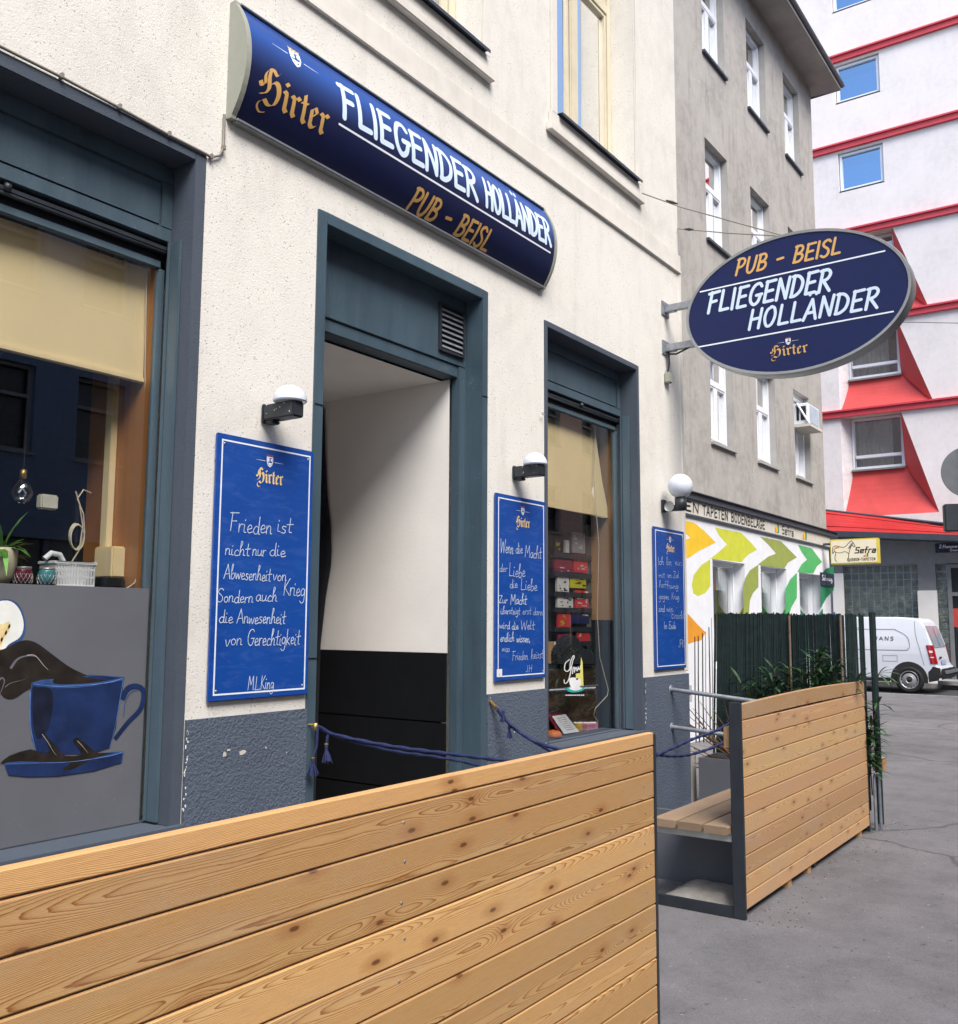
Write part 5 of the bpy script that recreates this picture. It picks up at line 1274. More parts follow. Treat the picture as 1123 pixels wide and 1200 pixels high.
# oleander bushes
def oleander(x, y, z, h, n, label, seed, spread=.35):
    r_ = random.Random(seed); t = thing('oleander', (x, y, z), label, 'shrub', 'oleander bushes in front of the reed screen')
    st = MB(); lf = MB(); yl = MB()
    for k in range(n):
        a = r_.uniform(0, 6.28); l_ = h*r_.uniform(.6, 1.05); out = spread*r_.uniform(.2, 1)
        p = [Vector((x+r_.uniform(-.05, .05), y+r_.uniform(-.05, .05), z))]
        for i in range(1, 6):
            f = i/5; p.append(Vector((p[0].x+math.cos(a)*out*f**1.5*.7, p[0].y+math.sin(a)*out*f**1.5, z+l_*f)))
        st.tube(p, [.006, .0055, .005, .0045, .004, .003], 5)
        for w_ in range(9):
            f = .35+.65*w_/8; i = min(int(f*5), 4); c0 = p[i].lerp(p[i+1], f*5-i) if f < 1 else p[5]
            for m_ in range(5):
                b_ = r_.uniform(0, 6.28); el = r_.uniform(.0, .9)
                d = Vector((math.cos(b_)*math.cos(el), math.sin(b_)*math.cos(el), math.sin(el)))
                leaf(lf if r_.random() > .04 else yl, c0, d, r_.uniform(.13, .23), r_.uniform(.019, .028), droop=r_.uniform(.05, .5), fold=.3, seg=3)
    st.build('stem', 'twig', t, fix=False); lf.build('foliage', 'oleander', t, fix=False); yl.build('yellow_leaf', 'leafyellow', t, fix=False)
oleander(7.86, -.66, .44, .78, 13, 'oleander bush with drooping dark leaves nearest the pub wall above the plank bench', 3, .40)
oleander(7.92, -.93, .44, .90, 15, 'densest oleander bush against the middle stake of the reed screen', 5, .36)
oleander(8.12, -1.20, .25, .72, 6, 'thin low oleander with leaves hanging beside the green reed post', 9, .20)
# sprig sticking out right of the post
c0 = fx(1030, 790, 8.45); t = thing('oleander_sprig', c0, 'leafy green sprig sticking out to the right of the reed post towards the van', 'sprig')
g = MB(); g.tube([c0-Vector((0, -.06, .25)), c0-Vector((0, -.02, .1)), c0], .004, 5); g.build('stem', 'twig', t)
g = MB()
for px, py in ((1042, 778), (1055, 787), (1050, 798), (1040, 801), (1052, 781)):
    e = fx(px, py, 8.42); leaf(g, c0, e-c0+Vector((0, 0, .03)), (e-c0).length*1.1, .026, droop=.3)
g.build('foliage', 'houseleaf', t, fix=False)
# bare climbing rose shrub by the pub corner
bs = thing('bare_shrub', (7.80, -.30, .44), 'bare twiggy shrub with a few small leaves in the planter at the pub corner', 'shrub')
g = MB(); lf = MB(); r_ = random.Random(21)
for k in range(26):
    b_ = Vector((7.80+r_.uniform(-.08, .08), -.42+r_.uniform(-.12, .12), .44)); e = fx(r_.uniform(792, 862), r_.uniform(815, 905), 7.75+r_.uniform(-.1, .1))
    if k < 6: e = fx((792, 796, 800, 806, 812, 820)[k], (835, 815, 845, 838, 830, 822)[k], 7.7)
    mid = b_.lerp(e, .5)+Vector((r_.uniform(-.04, .04), r_.uniform(-.04, .04), -.03))
    g.tube([b_, b_.lerp(mid, .6), mid, mid.lerp(e, .6)+Vector((0, r_.uniform(-.02, .02), .01)), e], [.006, .005, .0045, .0035, .002], 5)
    for m_ in range(2 if k % 2 else 1):
        q = mid.lerp(e, r_.uniform(.2, 1)); leaf(lf, q, (r_.uniform(-1, 1), r_.uniform(-1, 1), r_.uniform(-.2, 1)), r_.uniform(.02, .04), .018, droop=.2, seg=2)
g.build('stem', 'twig', bs, fix=False); lf.build('foliage', 'leafyellow', bs, fix=False)
# pipe rails
for (p0, p1), lab in ((((787, 808), (892, 823)), 'upper blue grey pipe rail running from the pub corner to behind the bench'), (((788, 852), (858, 862)), 'lower blue grey pipe rail running from the pub corner to the bench post')):
    a = fy(*p0, -.02); b = fx(*p1, a.x+.02)
    t = thing('pipe_rail', a, lab, 'rail', 'pipe rails beside the bench'); MB().tube([a, b], .017, 12).build('pipe', 'galv', t)
    MB().lathe([(0, -.02), (.035, -.02), (.035, 0), (0, 0)], (a.x, 0, a.z), 16, 'y').build('flange', 'galv', t)
# little notice
a, b = fx(797, 822, 7.75), fx(811, 803, 7.75)
ns = thing('small_notice', (7.75, (a.y+b.y)/2, .44), 'small white notice with a red stripe on a stick beside the pipe rail', 'notice')
MB().box((7.748, a.y, a.z), (7.752, b.y, b.z)).build('card', 'paper', ns); MB().box((7.7455, a.y+(b.y-a.y)*.1, a.z+.06), (7.7475, b.y-(b.y-a.y)*.1, a.z+.085)).build('red_stripe', 'crestred', ns)
MB().tube([(7.757, (a.y+b.y)/2, .42), (7.757, (a.y+b.y)/2, b.z)], .004, 6).build('stick', 'stake', ns)

# ================================================================== ROPES
def rope(mb, pts, r=.0075, twist=46):
    """two strand twisted cord along a path"""
    P_ = smooth3(pts, 10)
    ln = [0]
    for i in range(1, len(P_)): ln.append(ln[-1]+(P_[i]-P_[i-1]).length)
    n = max(12, int(ln[-1]/.012)); Q = []
    for k in range(n+1):
        s_ = ln[-1]*k/n; i = max(j for j in range(len(ln)) if ln[j] <= s_+1e-9); i = min(i, len(P_)-2); f = (s_-ln[i])/max(ln[i+1]-ln[i], 1e-9); Q.append((P_[i].lerp(P_[i+1], f), (P_[i+1]-P_[i]).normalized(), s_))
    for ph in (0, math.pi):
        S_ = []
        for p, t_, s_ in Q:
            a = t_.cross(Vector((0, 0, 1))); a = a.normalized() if a.length > 1e-3 else Vector((1, 0, 0)); b = a.cross(t_)
            S_.append(p+(a*math.cos(s_*2*math.pi*twist+ph)+b*math.sin(s_*2*math.pi*twist+ph))*r*.48)
        mb.tube(S_, r*.62, 6)
    return mb
def smooth3(pts, n=6):
    p = [Vector(q) for q in pts]
    if len(p) < 3: return [p[0].lerp(p[-1], k/n) for k in range(n+1)]
    p = [2*p[0]-p[1]]+p+[2*p[-1]-p[-2]]; out = []
    for i in range(1, len(p)-2):
        for k in range(n):
            t = k/n; out.append(.5*((2*p[i])+(p[i+1]-p[i-1])*t+(2*p[i-1]-5*p[i]+4*p[i+1]-p[i+2])*t*t+(3*p[i]-p[i-1]-3*p[i+1]+p[i+2])*t**3))
    return out+[p[-2]]
def tassel(mb, p, ln, seed):
    r_ = random.Random(seed); p = Vector(p)
    mb.lathe([(0, 0), (.007, -.002), (.009, -.012), (.007, -.022), (.008, -.03)], p, 10)
    for k in range(34):
        a = r_.uniform(0, 6.28); rr = r_.uniform(.004, .028); mb.tube([p+Vector((0, 0, -.018)), p+Vector((math.cos(a)*rr*.6, math.sin(a)*rr*.6, -.018-ln*.5)), p+Vector((math.cos(a)*rr, math.sin(a)*rr, -.018-ln*r_.uniform(.85, 1.05)))], .0026, 4)
hk = Vector((3.176, -.02, 1.128))
r1 = thing('barrier_rope', hk, 'long navy barrier rope with two tassels sagging across the open doorway', 'rope')
g = MB(); e1 = fy(596, 892, -.35)
rope(g, [hk+Vector((0, -.025, 0)), fy(395, 862, -.06), fy(460, 875, -.15), fy(530, 884, -.25), e1], .0115)
rope(g, [hk+Vector((0, -.025, -.004)), fy(400, 865, -.06), fy(460, 880, -.15), fy(510, 887, -.22), fy(560, 897, -.30), fy(610, 915, -.38)], .009)
rope(g, [hk+Vector((.005, -.028, 0)), hk+Vector((-.0, -.03, -.09)), fy(367, 887, -.045)], .008); rope(g, [hk+Vector((.08, -.03, -.035)), fy(384, 862, -.05), fy(383, 872, -.05)], .008)
g.build('cord', 'rope', r1, fix=False)
for q, ln_ in ((fy(367, 888, -.045), .06), (fy(382.5, 872, -.05), .065)):
    g = MB(); tassel(g, q, ln_, int(ln_*1000)); g.build('tassel', 'rope', r1, fix=False)
g = MB(); g.lathe([(0, -.02), (.010, -.02), (.010, .012), (0, .012)], hk+Vector((0, -.02, 0)), 12); 
for q in (fy(367, 888, -.045), fy(382.5, 872, -.05)): g.lathe([(.009, -.004), (.010, 0), (.009, .004)], q, 10)
g.tube([hk+Vector((-.02, .02, .004)), hk+Vector((0, -.02, .006))], .004, 6); g.build('hook', 'brass', r1)
hk2 = fy(574, 821, -.02)
r2 = thing('barrier_rope', hk2, 'short navy barrier rope with a dark tassel below the board with a white sticker', 'rope')
g = MB(); rope(g, [hk2+Vector((.02, -.02, -.03)), fy(600, 851, -.12), fy(625, 868, -.25), fy(650, 877, -.40), fy(690, 888, -.6)], .013); rope(g, [fy(598, 849, -.12), fy(628, 871, -.25), fy(652, 884, -.40), fy(680, 900, -.5)], .008)
g.build('cord', 'rope', r2, fix=False)
for q, ln_ in ((fy(597, 850, -.10), .055), (fy(590, 832, -.08), .05)):
    g = MB(); tassel(g, q, ln_, int(ln_*1000)); g.build('tassel', 'rope', r2, fix=False)
g = MB(); g.tube([hk2, hk2+Vector((.02, -.02, -.03))], .009, 8); g.tube([hk2+Vector((.02, -.02, -.03)), hk2+Vector((.035, -.03, -.05))], .012, 8); g.build('hook', 'brass', r2)
r3 = thing('barrier_rope', fx(780, 882, 4.6), 'dark rope strung behind the fence end across to the bench box', 'rope')
g = MB(); s_ = Vector((3.74, -1.38, 1.05)); rope(g, [fx(764, 888, 5.6), fx(790, 876, 5.95), fx(815, 865, 6.3), fx(838, 857, 6.65), fx(860, 845, 7.0)], .011); rope(g, [fx(764, 883, 5.6), fx(785, 886, 5.9), fx(810, 884, 6.25), fx(838, 875, 6.6), fx(860, 862, 6.9)], .011)
g.build('cord', 'rope', r3, fix=False)
# small ring hook at the right window frame
a = fy(635, 485, -.012); g = MB(); g.tube([a+Vector((.018*math.cos(k*.5), -.012, .006*math.sin(k*.5))) for k in range(14)], .0025, 6)
tag(g.build('wall_ring', 'galv', fix=False), 'thin wire ring on the left edge of the right window surround', 'ring')
# ================================================================== GREY CORNER BUILDING with the paint shop
GY = 2.08
gb = thing('grey_corner_building', (15, 6, 0), 'grey weathered rendered corner building with white windows and a paint shop mural below', 'building')
GX1 = fy(957, 300, GY).x
EZ = fy(955, 113, GY).z
cols_ = [(13.40, 14.34), (15.42, 16.40), (17.46, 18.42)]; rows_ = [(4.26, 5.92), (7.41, 9.06), (10.46, 12.16)]
gw = [(a, b, c, d) for a, b in cols_ for c, d in rows_]+[(10.9, 11.9, c, d) for c, d in rows_]
zc = lambda L: [(790+a/5.615, 590+b/5.615) for a, b in L]
def zopen(x0, x1, ytop):
    p, q = zc([(x0, ytop)])[0], zc([(x1, ytop)])[0]; a = fy(*p, GY); b = fy(*q, GY); return (a.x, b.x, .95, a.z)
shop = [zopen(240, 452, 366), zopen(558, 728, 406), zopen(812, 962, 452)]
zt = 3.10
g = MB(); holes_wall(g, 7.6, GX1, 3.30, EZ+.05, gw, GY, GY+.34)
g.face([(GX1, GY, 0), (GX1, 14, 0), (GX1, 14, EZ+.05), (GX1, GY, EZ+.05)]); g.face([(7.6, 14, 0), (GX1, 14, 0), (GX1, 14, EZ), (7.6, 14, EZ)]); g.face([(7.6, GY, 3.3), (7.6, 14, 3.3), (7.6, 14, EZ), (7.6, GY, EZ)])
g.build('wall', 'greyplaster', gb, fix=False)
eo = fx(986, 105, GX1+.55)
g = MB(); ov = GY-eo.y if GY-eo.y > .4 else .9; ov = .53; zs = EZ
g.add([(6, GY+.2, zs+.02), (GX1+.35, GY+.2, zs+.02), (GX1+.35, GY-ov, zs-.02), (6, GY-ov, zs-.02), (6, 9, zs+4), (GX1-4, 9, zs+4), (GX1+.35, GY-ov, zs+.10), (6, GY-ov, zs+.10), (GX1+.35, 14, zs+.02), (GX1+.35, 14, zs+.1)],
      [(0, 1, 2, 3), (3, 2, 6, 7), (7, 6, 5, 4), (2, 1, 8), (2, 8, 9, 6), (6, 9, 5)])
ro = g.build('roof', 'soffit', gb, fix=False)
g = MB(); g.tube([(6, GY-ov-.02, zs+.10), (GX1+.37, GY-ov-.02, zs+.10), (GX1+.37, 14, zs+.10)], .06, 10); g.build('gutter', 'roofmetal', ro)
for i, (a, b, c, d) in enumerate(gw):
    wv = bpy.data.objects.new('window', None); C.objects.link(wv); wv.location = ((a+b)/2, GY+.2, c); attach(wv, gb)
    g = MB(); yf = GY+.11; tz = c+(d-c)*.60
    ring(g, a+.002, b-.002, c+.03, d-.002, .075, yf, yf+.08); xm = (a+b)/2
    g.box((a+.078, yf-.012, tz-.05), (b-.078, yf+.079, tz+.05)); g.box((xm-.05, yf-.008, c+.106), (xm+.05, yf+.079, tz-.051))
    for q0, q1 in ((a+.078, xm-.051), (xm+.051, b-.078)): ring(g, q0, q1, c+.106, tz-.051, .03, yf-.004, yf+.06)
    g.build('frame', 'pvc', wv, bevel=.006)
    g = MB(); g.face([(a+.07, yf+.045, c+.08), (b-.07, yf+.045, c+.08), (b-.07, yf+.045, d-.07), (a+.07, yf+.045, d-.07)]); g.build('pane', 'glass_up', wv, fix=False)
    g = MB(); n = 16; vs = [(a+.05+(b-a-.1)*k/n, yf+.16+.02*math.sin(k*1.9), z) for z in (c+.05, d-.05) for k in range(n+1)]
    g.add(vs, [(k, k+1, n+2+k, n+1+k) for k in range(n)], True); g.build('curtain', ['curtain', 'pier', 'greyplain', 'curtain'][i % 4], wv, fix=False)
    g = MB(); g.box((a-.03, GY-.05, c-.02), (b+.03, GY+.20, c+.02)); g.build('sill', 'roofmetal' if i % 3 else 'greyplain', wv)
    g = MB(); g.box((b-.0015, GY+.004, c+.03), (b-.0005, GY+.108, d-.003)); g.build('reveal', 'greyplain', wv)
# shop front
g = MB(); holes_wall(g, 7.6, GX1+.001, 0, zt, shop, GY-.03, GY+.24); g.face([(GX1+.001, GY-.03, 0), (GX1+.001, GY+.0, 0), (GX1+.001, GY, zt), (GX1+.001, GY-.03, zt)])
sh = g.build('shop_front', 'shopwhite', gb, fix=False)
g = MB(); g.box((7.6, GY-.06, zt+.0005), (GX1+.03, GY-.001, 3.299)); sb = g.build('sign_band', 'signband', gb)
g = MB(); g.box((7.6, GY-.10, 3.3005), (GX1+.42, GY-.001, 3.39)); g.box((7.6, GY-.14, 3.3905), (GX1+.45, GY-.001, 3.41)); g.build('ledge', 'roofmetal', gb, bevel=.008)
g = MB(); g.box((7.6, GY-.064, zt-.03), (GX1+.03, GY-.0305, zt)); g.build('trim_line', 'roofmetal', gb)
ms = Mural(GY-.030)
for col, L, sm in (('s_yellow', [(60, 110), (135, 127), (205, 185), (275, 258), (170, 310), (95, 360), (60, 362), (60, 240), (85, 235), (108, 228), (85, 205), (60, 200)], 0),
                   ('s_lime', [(268, 158), (440, 192), (500, 250), (548, 305), (490, 335), (445, 386), (340, 374), (240, 364), (300, 315), (350, 270), (300, 215)], 0),
                   ('s_lime', [(239, 368), (239, 545), (205, 590), (160, 610), (128, 592), (117, 540), (130, 470), (180, 405)], 0),
                   ('s_olive', [(565, 218), (705, 248), (765, 310), (810, 355), (750, 390), (728, 428), (640, 416), (560, 406), (555, 400), (620, 350), (672, 330), (620, 270)], 0),
                   ('s_olive', [(556, 402), (556, 550), (520, 590), (500, 640), (490, 800), (460, 800), (455, 560), (470, 490), (500, 440)], 0),
                   ('s_green', [(815, 270), (908, 296), (945, 345), (975, 385), (940, 415), (918, 461), (812, 451), (840, 400), (876, 370), (840, 320)], 0),
                   ('s_green', [(810, 455), (810, 620), (775, 680), (755, 740), (735, 740), (735, 560), (765, 500)], 0),
                   ('s_dgreen', [(1052, 412), (1052, 572), (1005, 620), (966, 690), (966, 470), (1000, 430)], 0),
                   ('s_orange', [(60, 700), (100, 735), (150, 790), (210, 850), (180, 900), (120, 915), (60, 940)], 0), ('s_sblue', [(1062, 712), (1062, 790), (980, 790), (1010, 745)], 0)):
    ms.poly(col, zc(L))
ms.build('mural_stripe', sh)
for i, (a, b, c, d) in enumerate(shop):
    wv = bpy.data.objects.new('shop_window', None); C.objects.link(wv); wv.location = ((a+b)/2, GY+.3, c); attach(wv, gb)
    g = MB(); ring(g, a+.002, b-.002, c+.002, d-.002, .07, GY+.14, GY+.22); g.build('frame', 'pvc', wv, bevel=.005)
    g = MB(); g.face([(a+.06, GY+.19, c+.06), (b-.06, GY+.19, c+.06), (b-.06, GY+.19, d-.06), (a+.06, GY+.19, d-.06)]); g.build('pane', 'glass', wv, fix=False)
    g = MB(); room(g, a-.3, b+.3, GY+.24, GY+2.2, c-.1, d+.3); g.build('interior', 'greyplain', wv, fix=False)
    g = MB(); W_ = (b-a)
    for k in range(6):
        x = a+.1+k*(W_-.2)/6; g.face([(x, GY+.26, d-.42), (x+(W_-.2)/6-.02, GY+.26, d-.42), (x+(W_-.2)/6-.02, GY+.26, d-.12), (x, GY+.26, d-.12)], mi=k % 3)
    g.build('wallpaper_strip', ['bk_red', 'white', 'teal'], wv, fix=False)
    g = MB(); col = ('s_lime', 's_olive', 's_dgreen')[i]
    # painted stripe on the right reveal, carrying on from the wall
    g.face([(b-.001, GY-.028, c+.02), (b-.001, GY+.135, c+.02), (b-.001, GY+.135, c+(d-c)*.46), (b-.001, GY-.028, c+(d-c)*.60)]); g.build('painted_reveal', ('s_oliv2', 's_green2', 's_dgreen')[i], wv, fix=False)
    g = MB()
    for k in range(5):
        x = a+.12+rnd.uniform(0, W_-.5); z = c+.05+k*.2; g.box((x, GY+.34, z), (x+.22, GY+.36, z+.17), mi=k % 3)
    g.build('display', ['bk_yellow', 'paper', 'turq'], wv, fix=False)
bmap = lambda u, v, h: (u, GY-.0605-h, v)
def band_text(txt, a, bx, hpx, nm='shop_lettering', font=CAPS, wd=.21, mt='ink'):
    p, q, tp = fy(a[0], a[1], GY-.06), fy(bx, a[1], GY-.06), fy(a[0], a[1]-hpx, GY-.06)
    k_ = Ink(bmap); k_.text(txt, font, p.x, 3.135, .135, q.x-p.x, wd=wd, tr=.16); return k_.build(nm, mt, gb)
pz = lambda a: 780+a/5.348
band_text('FARBEN', (pz(-78), 600), pz(208), 10); band_text('TAPETEN', (pz(235), 604), pz(390), 10); band_text('BODENBELÄGE', (pz(414), 615), pz(622), 10)
band_text('Sefra', (pz(733), 628), pz(803), 9, font=SEFRA, wd=.2)
for base in (664, 838):
    for k, (mt, h_) in enumerate((('s_orange', .08), ('s_yellow', .105), ('s_dgreen', .135))):
        a, b = fy(pz(base+k*8), 620, GY), fy(pz(base+k*8+7.0), 620, GY); MB().box((a.x, GY-.066-k*.001, 3.135), (b.x, GY-.0605, 3.135+h_)).build('logo_bar', mt, gb)
# A/C box on the window
ac = thing('air_conditioner', (17.9, 1.8, 5.0), 'white box shaped air conditioner propped out of a window of the grey building', 'air conditioner')
p, q = fx(932, 495, 17.62), fx(934, 472, 17.62)
za, zb = 5.26, 5.66
MB().box((17.60, 1.86, za), (18.30, 2.25, zb)).build('housing', 'shopwhite', ac, bevel=.015)
g = MB(); g.box((17.594, 1.90, za+.08), (17.599, 2.0, zb-.06)); g.box((17.594, 2.03, za+.08), (17.599, 2.075, zb-.06)); g.build('opening', 'black', ac)
MB().box((17.68, 1.853, za+.04), (18.24, 1.859, zb-.04)).build('front_grille', 'acgrille', ac)
MB().box((17.56, 1.82, za-.05), (18.34, 2.3, za-.001)).build('tray', 'signband', ac)
MB().tube([(17.58, 1.84, za), (17.58, 2.06, zb)], .02, 6).build('strut', 'pvc', ac)
# light box sign of the paint shop
XL = GX1-.55
lb = thing('light_box_sign', (XL, GY-.6, 2.6), 'cream light box sign with a striped horse drawing projecting from the grey corner building', 'sign')
c_ = [fx(972.5, 632.5, XL), fx(1029, 631, XL), fx(1034, 660, XL), fx(970, 662, XL)]
y0, y1, z0, z1 = c_[1].y, c_[0].y, c_[3].z, c_[0].z
MB().box((XL, y0, z0), (XL+.16, y1, z1)).build('casing', 'boxyellow', lb, bevel=.012)
MB().box((XL-.004, y0+.03, z0+.03), (XL-.0005, y1-.02, z1-.025)).build('face', 'lightbox', lb)
MB().box((XL+.05, y1, z1-.1), (XL+.1, GY-.03, z1-.06)).build('bracket', 'roofmetal', lb)
lm = lambda u, v, h: (XL-.0045-h*1.5, y1-u, z0+v); W_, H_ = y1-y0, z1-z0
k_ = Ink(lm); k_.text('Sefra', SEFRA, W_*.52, H_*.43, H_*.22, W_*.42, wd=.2, slant=.25); k_.build('name_lettering', 'ink', lb)
k_ = Ink(lm); k_.text('FARBEN-TAPETEN', CAPS, W_*.36, H_*.13, H_*.10, W_*.57, wd=.2, tr=.3); k_.build('line_lettering', 'ink', lb)
k_ = Ink(lm)
hs = [(.05, .55), (.07, .70), (.14, .74), (.25, .68), (.33, .70), (.38, .80), (.44, .90), (.47, .90), (.53, .70), (.50, .68), (.46, .76), (.43, .62), (.40, .45), (.39, .30), (.38, .14), (.41, .11)]
k_.stroke(smooth([(a*W_, b*H_) for a, b in hs]), .012); k_.stroke(smooth([(W_*a, H_*b) for a, b in ((.05, .55), (.06, .44), (.10, .55), (.12, .42), (.10, .30), (.11, .16), (.14, .13))]), .012)
k_.stroke(smooth([(W_*a, H_*b) for a, b in ((.13, .48), (.22, .46), (.32, .50), (.39, .42))]), .010)
for j in range(5): k_.stroke([(W_*(.38+.015*j), H_*(.60+.05*j)), (W_*(.44+.012*j), H_*(.66+.04*j))], .010)
k_.build('horse_outline', 'signblue', lb)
k_ = Ink(lm)
for j in range(6): k_.stroke(smooth([(W_*(.07+.018*j), H_*(.56+.02*j)), (W_*(.10+.018*j), H_*(.66)), (W_*(.13+.016*j), H_*.70)]), .009)
k_.build('horse_stripes', 's_orange', lb)
for j, mt in enumerate(('bk_red', 's_yellow', 's_dgreen')):
    k_ = Ink(lm); u = W_*(.69+.035*j); k_.poly([(u, H_*.27), (u+W_*.03, H_*.27), (u+W_*.04, H_*(.33+.05*j)), (u+W_*.01, H_*(.33+.05*j))]); k_.build('logo_bar', mt, lb)
# street name plate on the grey corner
a, b = fx(963, 687, GX1-.02), fx(977, 672, GX1-.02)
p, q = fy(962, 686, GY-.04), fy(977, 673, GY-.04)
sp = thing('street_sign', ((p.x+q.x)/2, GY, p.z), 'dark blue street name plate on the mural wall at the grey corner', 'street sign', 'enamel street name plates')
MB().box((p.x, GY-.052, p.z), (q.x, GY-.036, q.z)).build('plate', 'signblue', sp, bevel=.004)
k_ = Ink(lambda u, v, h: (u, GY-.0525-h, v)); k_.text('Schönaug.'.replace('ö', 'o'), {**HAND}, p.x+.08, p.z+(q.z-p.z)*.42, (q.z-p.z)*.38, (q.x-p.x)*.78, wd=.2); k_.build('lettering', 'paper', sp)

# ================================================================== RED AND WHITE BUILDING at the end of the street
RX = 28.0
rb = thing('red_white_building', (34, 0, 0), 'tall white apartment block with red cornices and red flared window niches', 'building')
Pr = lambda a, b, c: (RX+b, -a, c)       # a = -y so that a grows to the right in the picture
fr = lambda x, y: fx(x, y, RX)
YL, YR = 9.0, -9.0
bands = [18.30, 15.55, 12.88, 10.20, 7.55, 4.95]
wy0, wy1 = 2.48, 3.73
zc0 = 4.45
polyh = []
g = MB(); niches = []
def W(y): return -y
holes = []
uppers = []
for zt_ in (24.0, 21.15, 18.25, 15.50):
    for yy0, yy1 in ((wy0, wy1), (5.6, 6.8), (-4.4, -3.1)): uppers.append((W(yy1), W(yy0), zt_-1.28, zt_-.10))
holes_wall(g, W(YL), W(YR), 12.88, 27, uppers, 0, .20, P=lambda a, b, c: Pr(a, b, c))
# storeys with niches: wall pieces round a flared opening
nd = .55
for zt_, zb_ in ((12.82, 10.28), (10.14, 7.63), (7.49, 4.60)):
    for dy in (0, 3.3, -7.2):
        yl, yr, yrb = 3.95+dy, 2.33+dy, 1.48+dy
        niches.append((yl, yr, yrb, zt_, zb_))
for zt_, zb_ in ((12.82, 10.28), (10.14, 7.63), (7.49, 4.60)):
    zu = {12.82: 12.8795, 10.14: 10.28, 7.49: 7.63}[zt_]
    ns_ = sorted([q for q in niches if q[3] == zt_], key=lambda q: -q[0]); y = YL
    for yl, yr, yrb, a_, b_ in ns_:
        g.face([(RX, y, zb_), (RX, yl, zb_), (RX, yl, zt_), (RX, y, zt_)]) if y > yl else None
        y2 = yrb
        g.face([(RX, yr, zt_), (RX, yrb, zb_), (RX, yrb-.001, zb_), (RX, yrb-.001, zt_)]); y = yrb-.001
    g.face([(RX, y, zb_), (RX, YR, zb_), (RX, YR, zt_), (RX, y, zt_)])
    g.face([(RX, YL, zt_), (RX, YR, zt_), (RX, YR, zu), (RX, YL, zu)])
g.face([(RX, YL, 4.3), (RX, YR, 4.3), (RX, YR, 4.6), (RX, YL, 4.6)])
g.face([(RX, YL, 0), (RX+14, YL, 0), (RX+14, YL, 27), (RX, YL, 27)]); g.face([(RX, YR, 0), (RX+14, YR, 0), (RX+14, YR, 27), (RX, YR, 27)]); g.face([(RX, YL, 27), (RX, YR, 27), (RX+14, YR, 27), (RX+14, YL, 27)]); g.face([(RX+14, YL, 0), (RX+14, YR, 0), (RX+14, YR, 27), (RX+14, YL, 27)])
g.build('wall', 'redwhite', rb, fix=False)
for z in [21.2, 24.05]+bands[:-1]:
    e = YL if z != 18.30 else 3.9
    g = MB(); g.box((RX-.09, YR, z-.07), (RX-.0005, e, z+.09)); g.box((RX-.14, YR, z+.0905), (RX-.0005, e, z+.14)); g.build('cornice', 'bandred', rb)
def rwindow(y0, y1, z0, z1, x, curt='curtain', two=False):
    wv = bpy.data.objects.new('window', None); C.objects.link(wv); wv.location = (x, (y0+y1)/2, z0); attach(wv, rb)
    g = MB(); Pw = lambda a, b, c: (x+b, -a, c); ring(g, W(y1), W(y0), z0, z1, .075, -.03, .08, P=Pw)
    if two: g.box((x-.03, y0+.076, z0+.32), (x+.079, y1-.076, z0+.41))
    g.build('frame', 'pvc', wv, bevel=.008)
    g = MB(); g.face([(x+.04, y0+.06, z0+.06), (x+.04, y1-.06, z0+.06), (x+.04, y1-.06, z1-.06), (x+.04, y0+.06, z1-.06)]); g.build('pane', 'glass_up' if two else 'glass_bluetint', wv, fix=False)
    g = MB(); n = 36; vs = [(x+.16+.025*math.sin(k*1.5), y0+.05+(y1-y0-.1)*(.22 + .78*k/n if two else k/n), z) for z in (z0+.05, z1-(.05 if two else .42*(z1-z0)*(.6 if curt == 'skycurtain' else .1)+.05)) for k in range(n+1)]
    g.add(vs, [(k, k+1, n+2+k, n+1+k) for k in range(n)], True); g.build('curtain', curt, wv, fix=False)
    g = MB(); room(g, x+.1, x+.1, 0, 0, 0, 0) if False else g.face([(x+1.2, y0-.4, z0-.4), (x+1.2, y1+.4, z0-.4), (x+1.2, y1+.4, z1+.4), (x+1.2, y0-.4, z1+.4)]); g.build('interior', 'darkroom', wv, fix=False)
    g = MB(); g.box((x-.10, y0-.02, z0-.05), (x+.0, y1+.02, z0-.0005)); g.build('sill', 'pier', wv)
for a, b, c, d in uppers: rwindow(-b+.02, -a-.02, c+.02, d-.02, RX+.10, 'skycurtain', False)
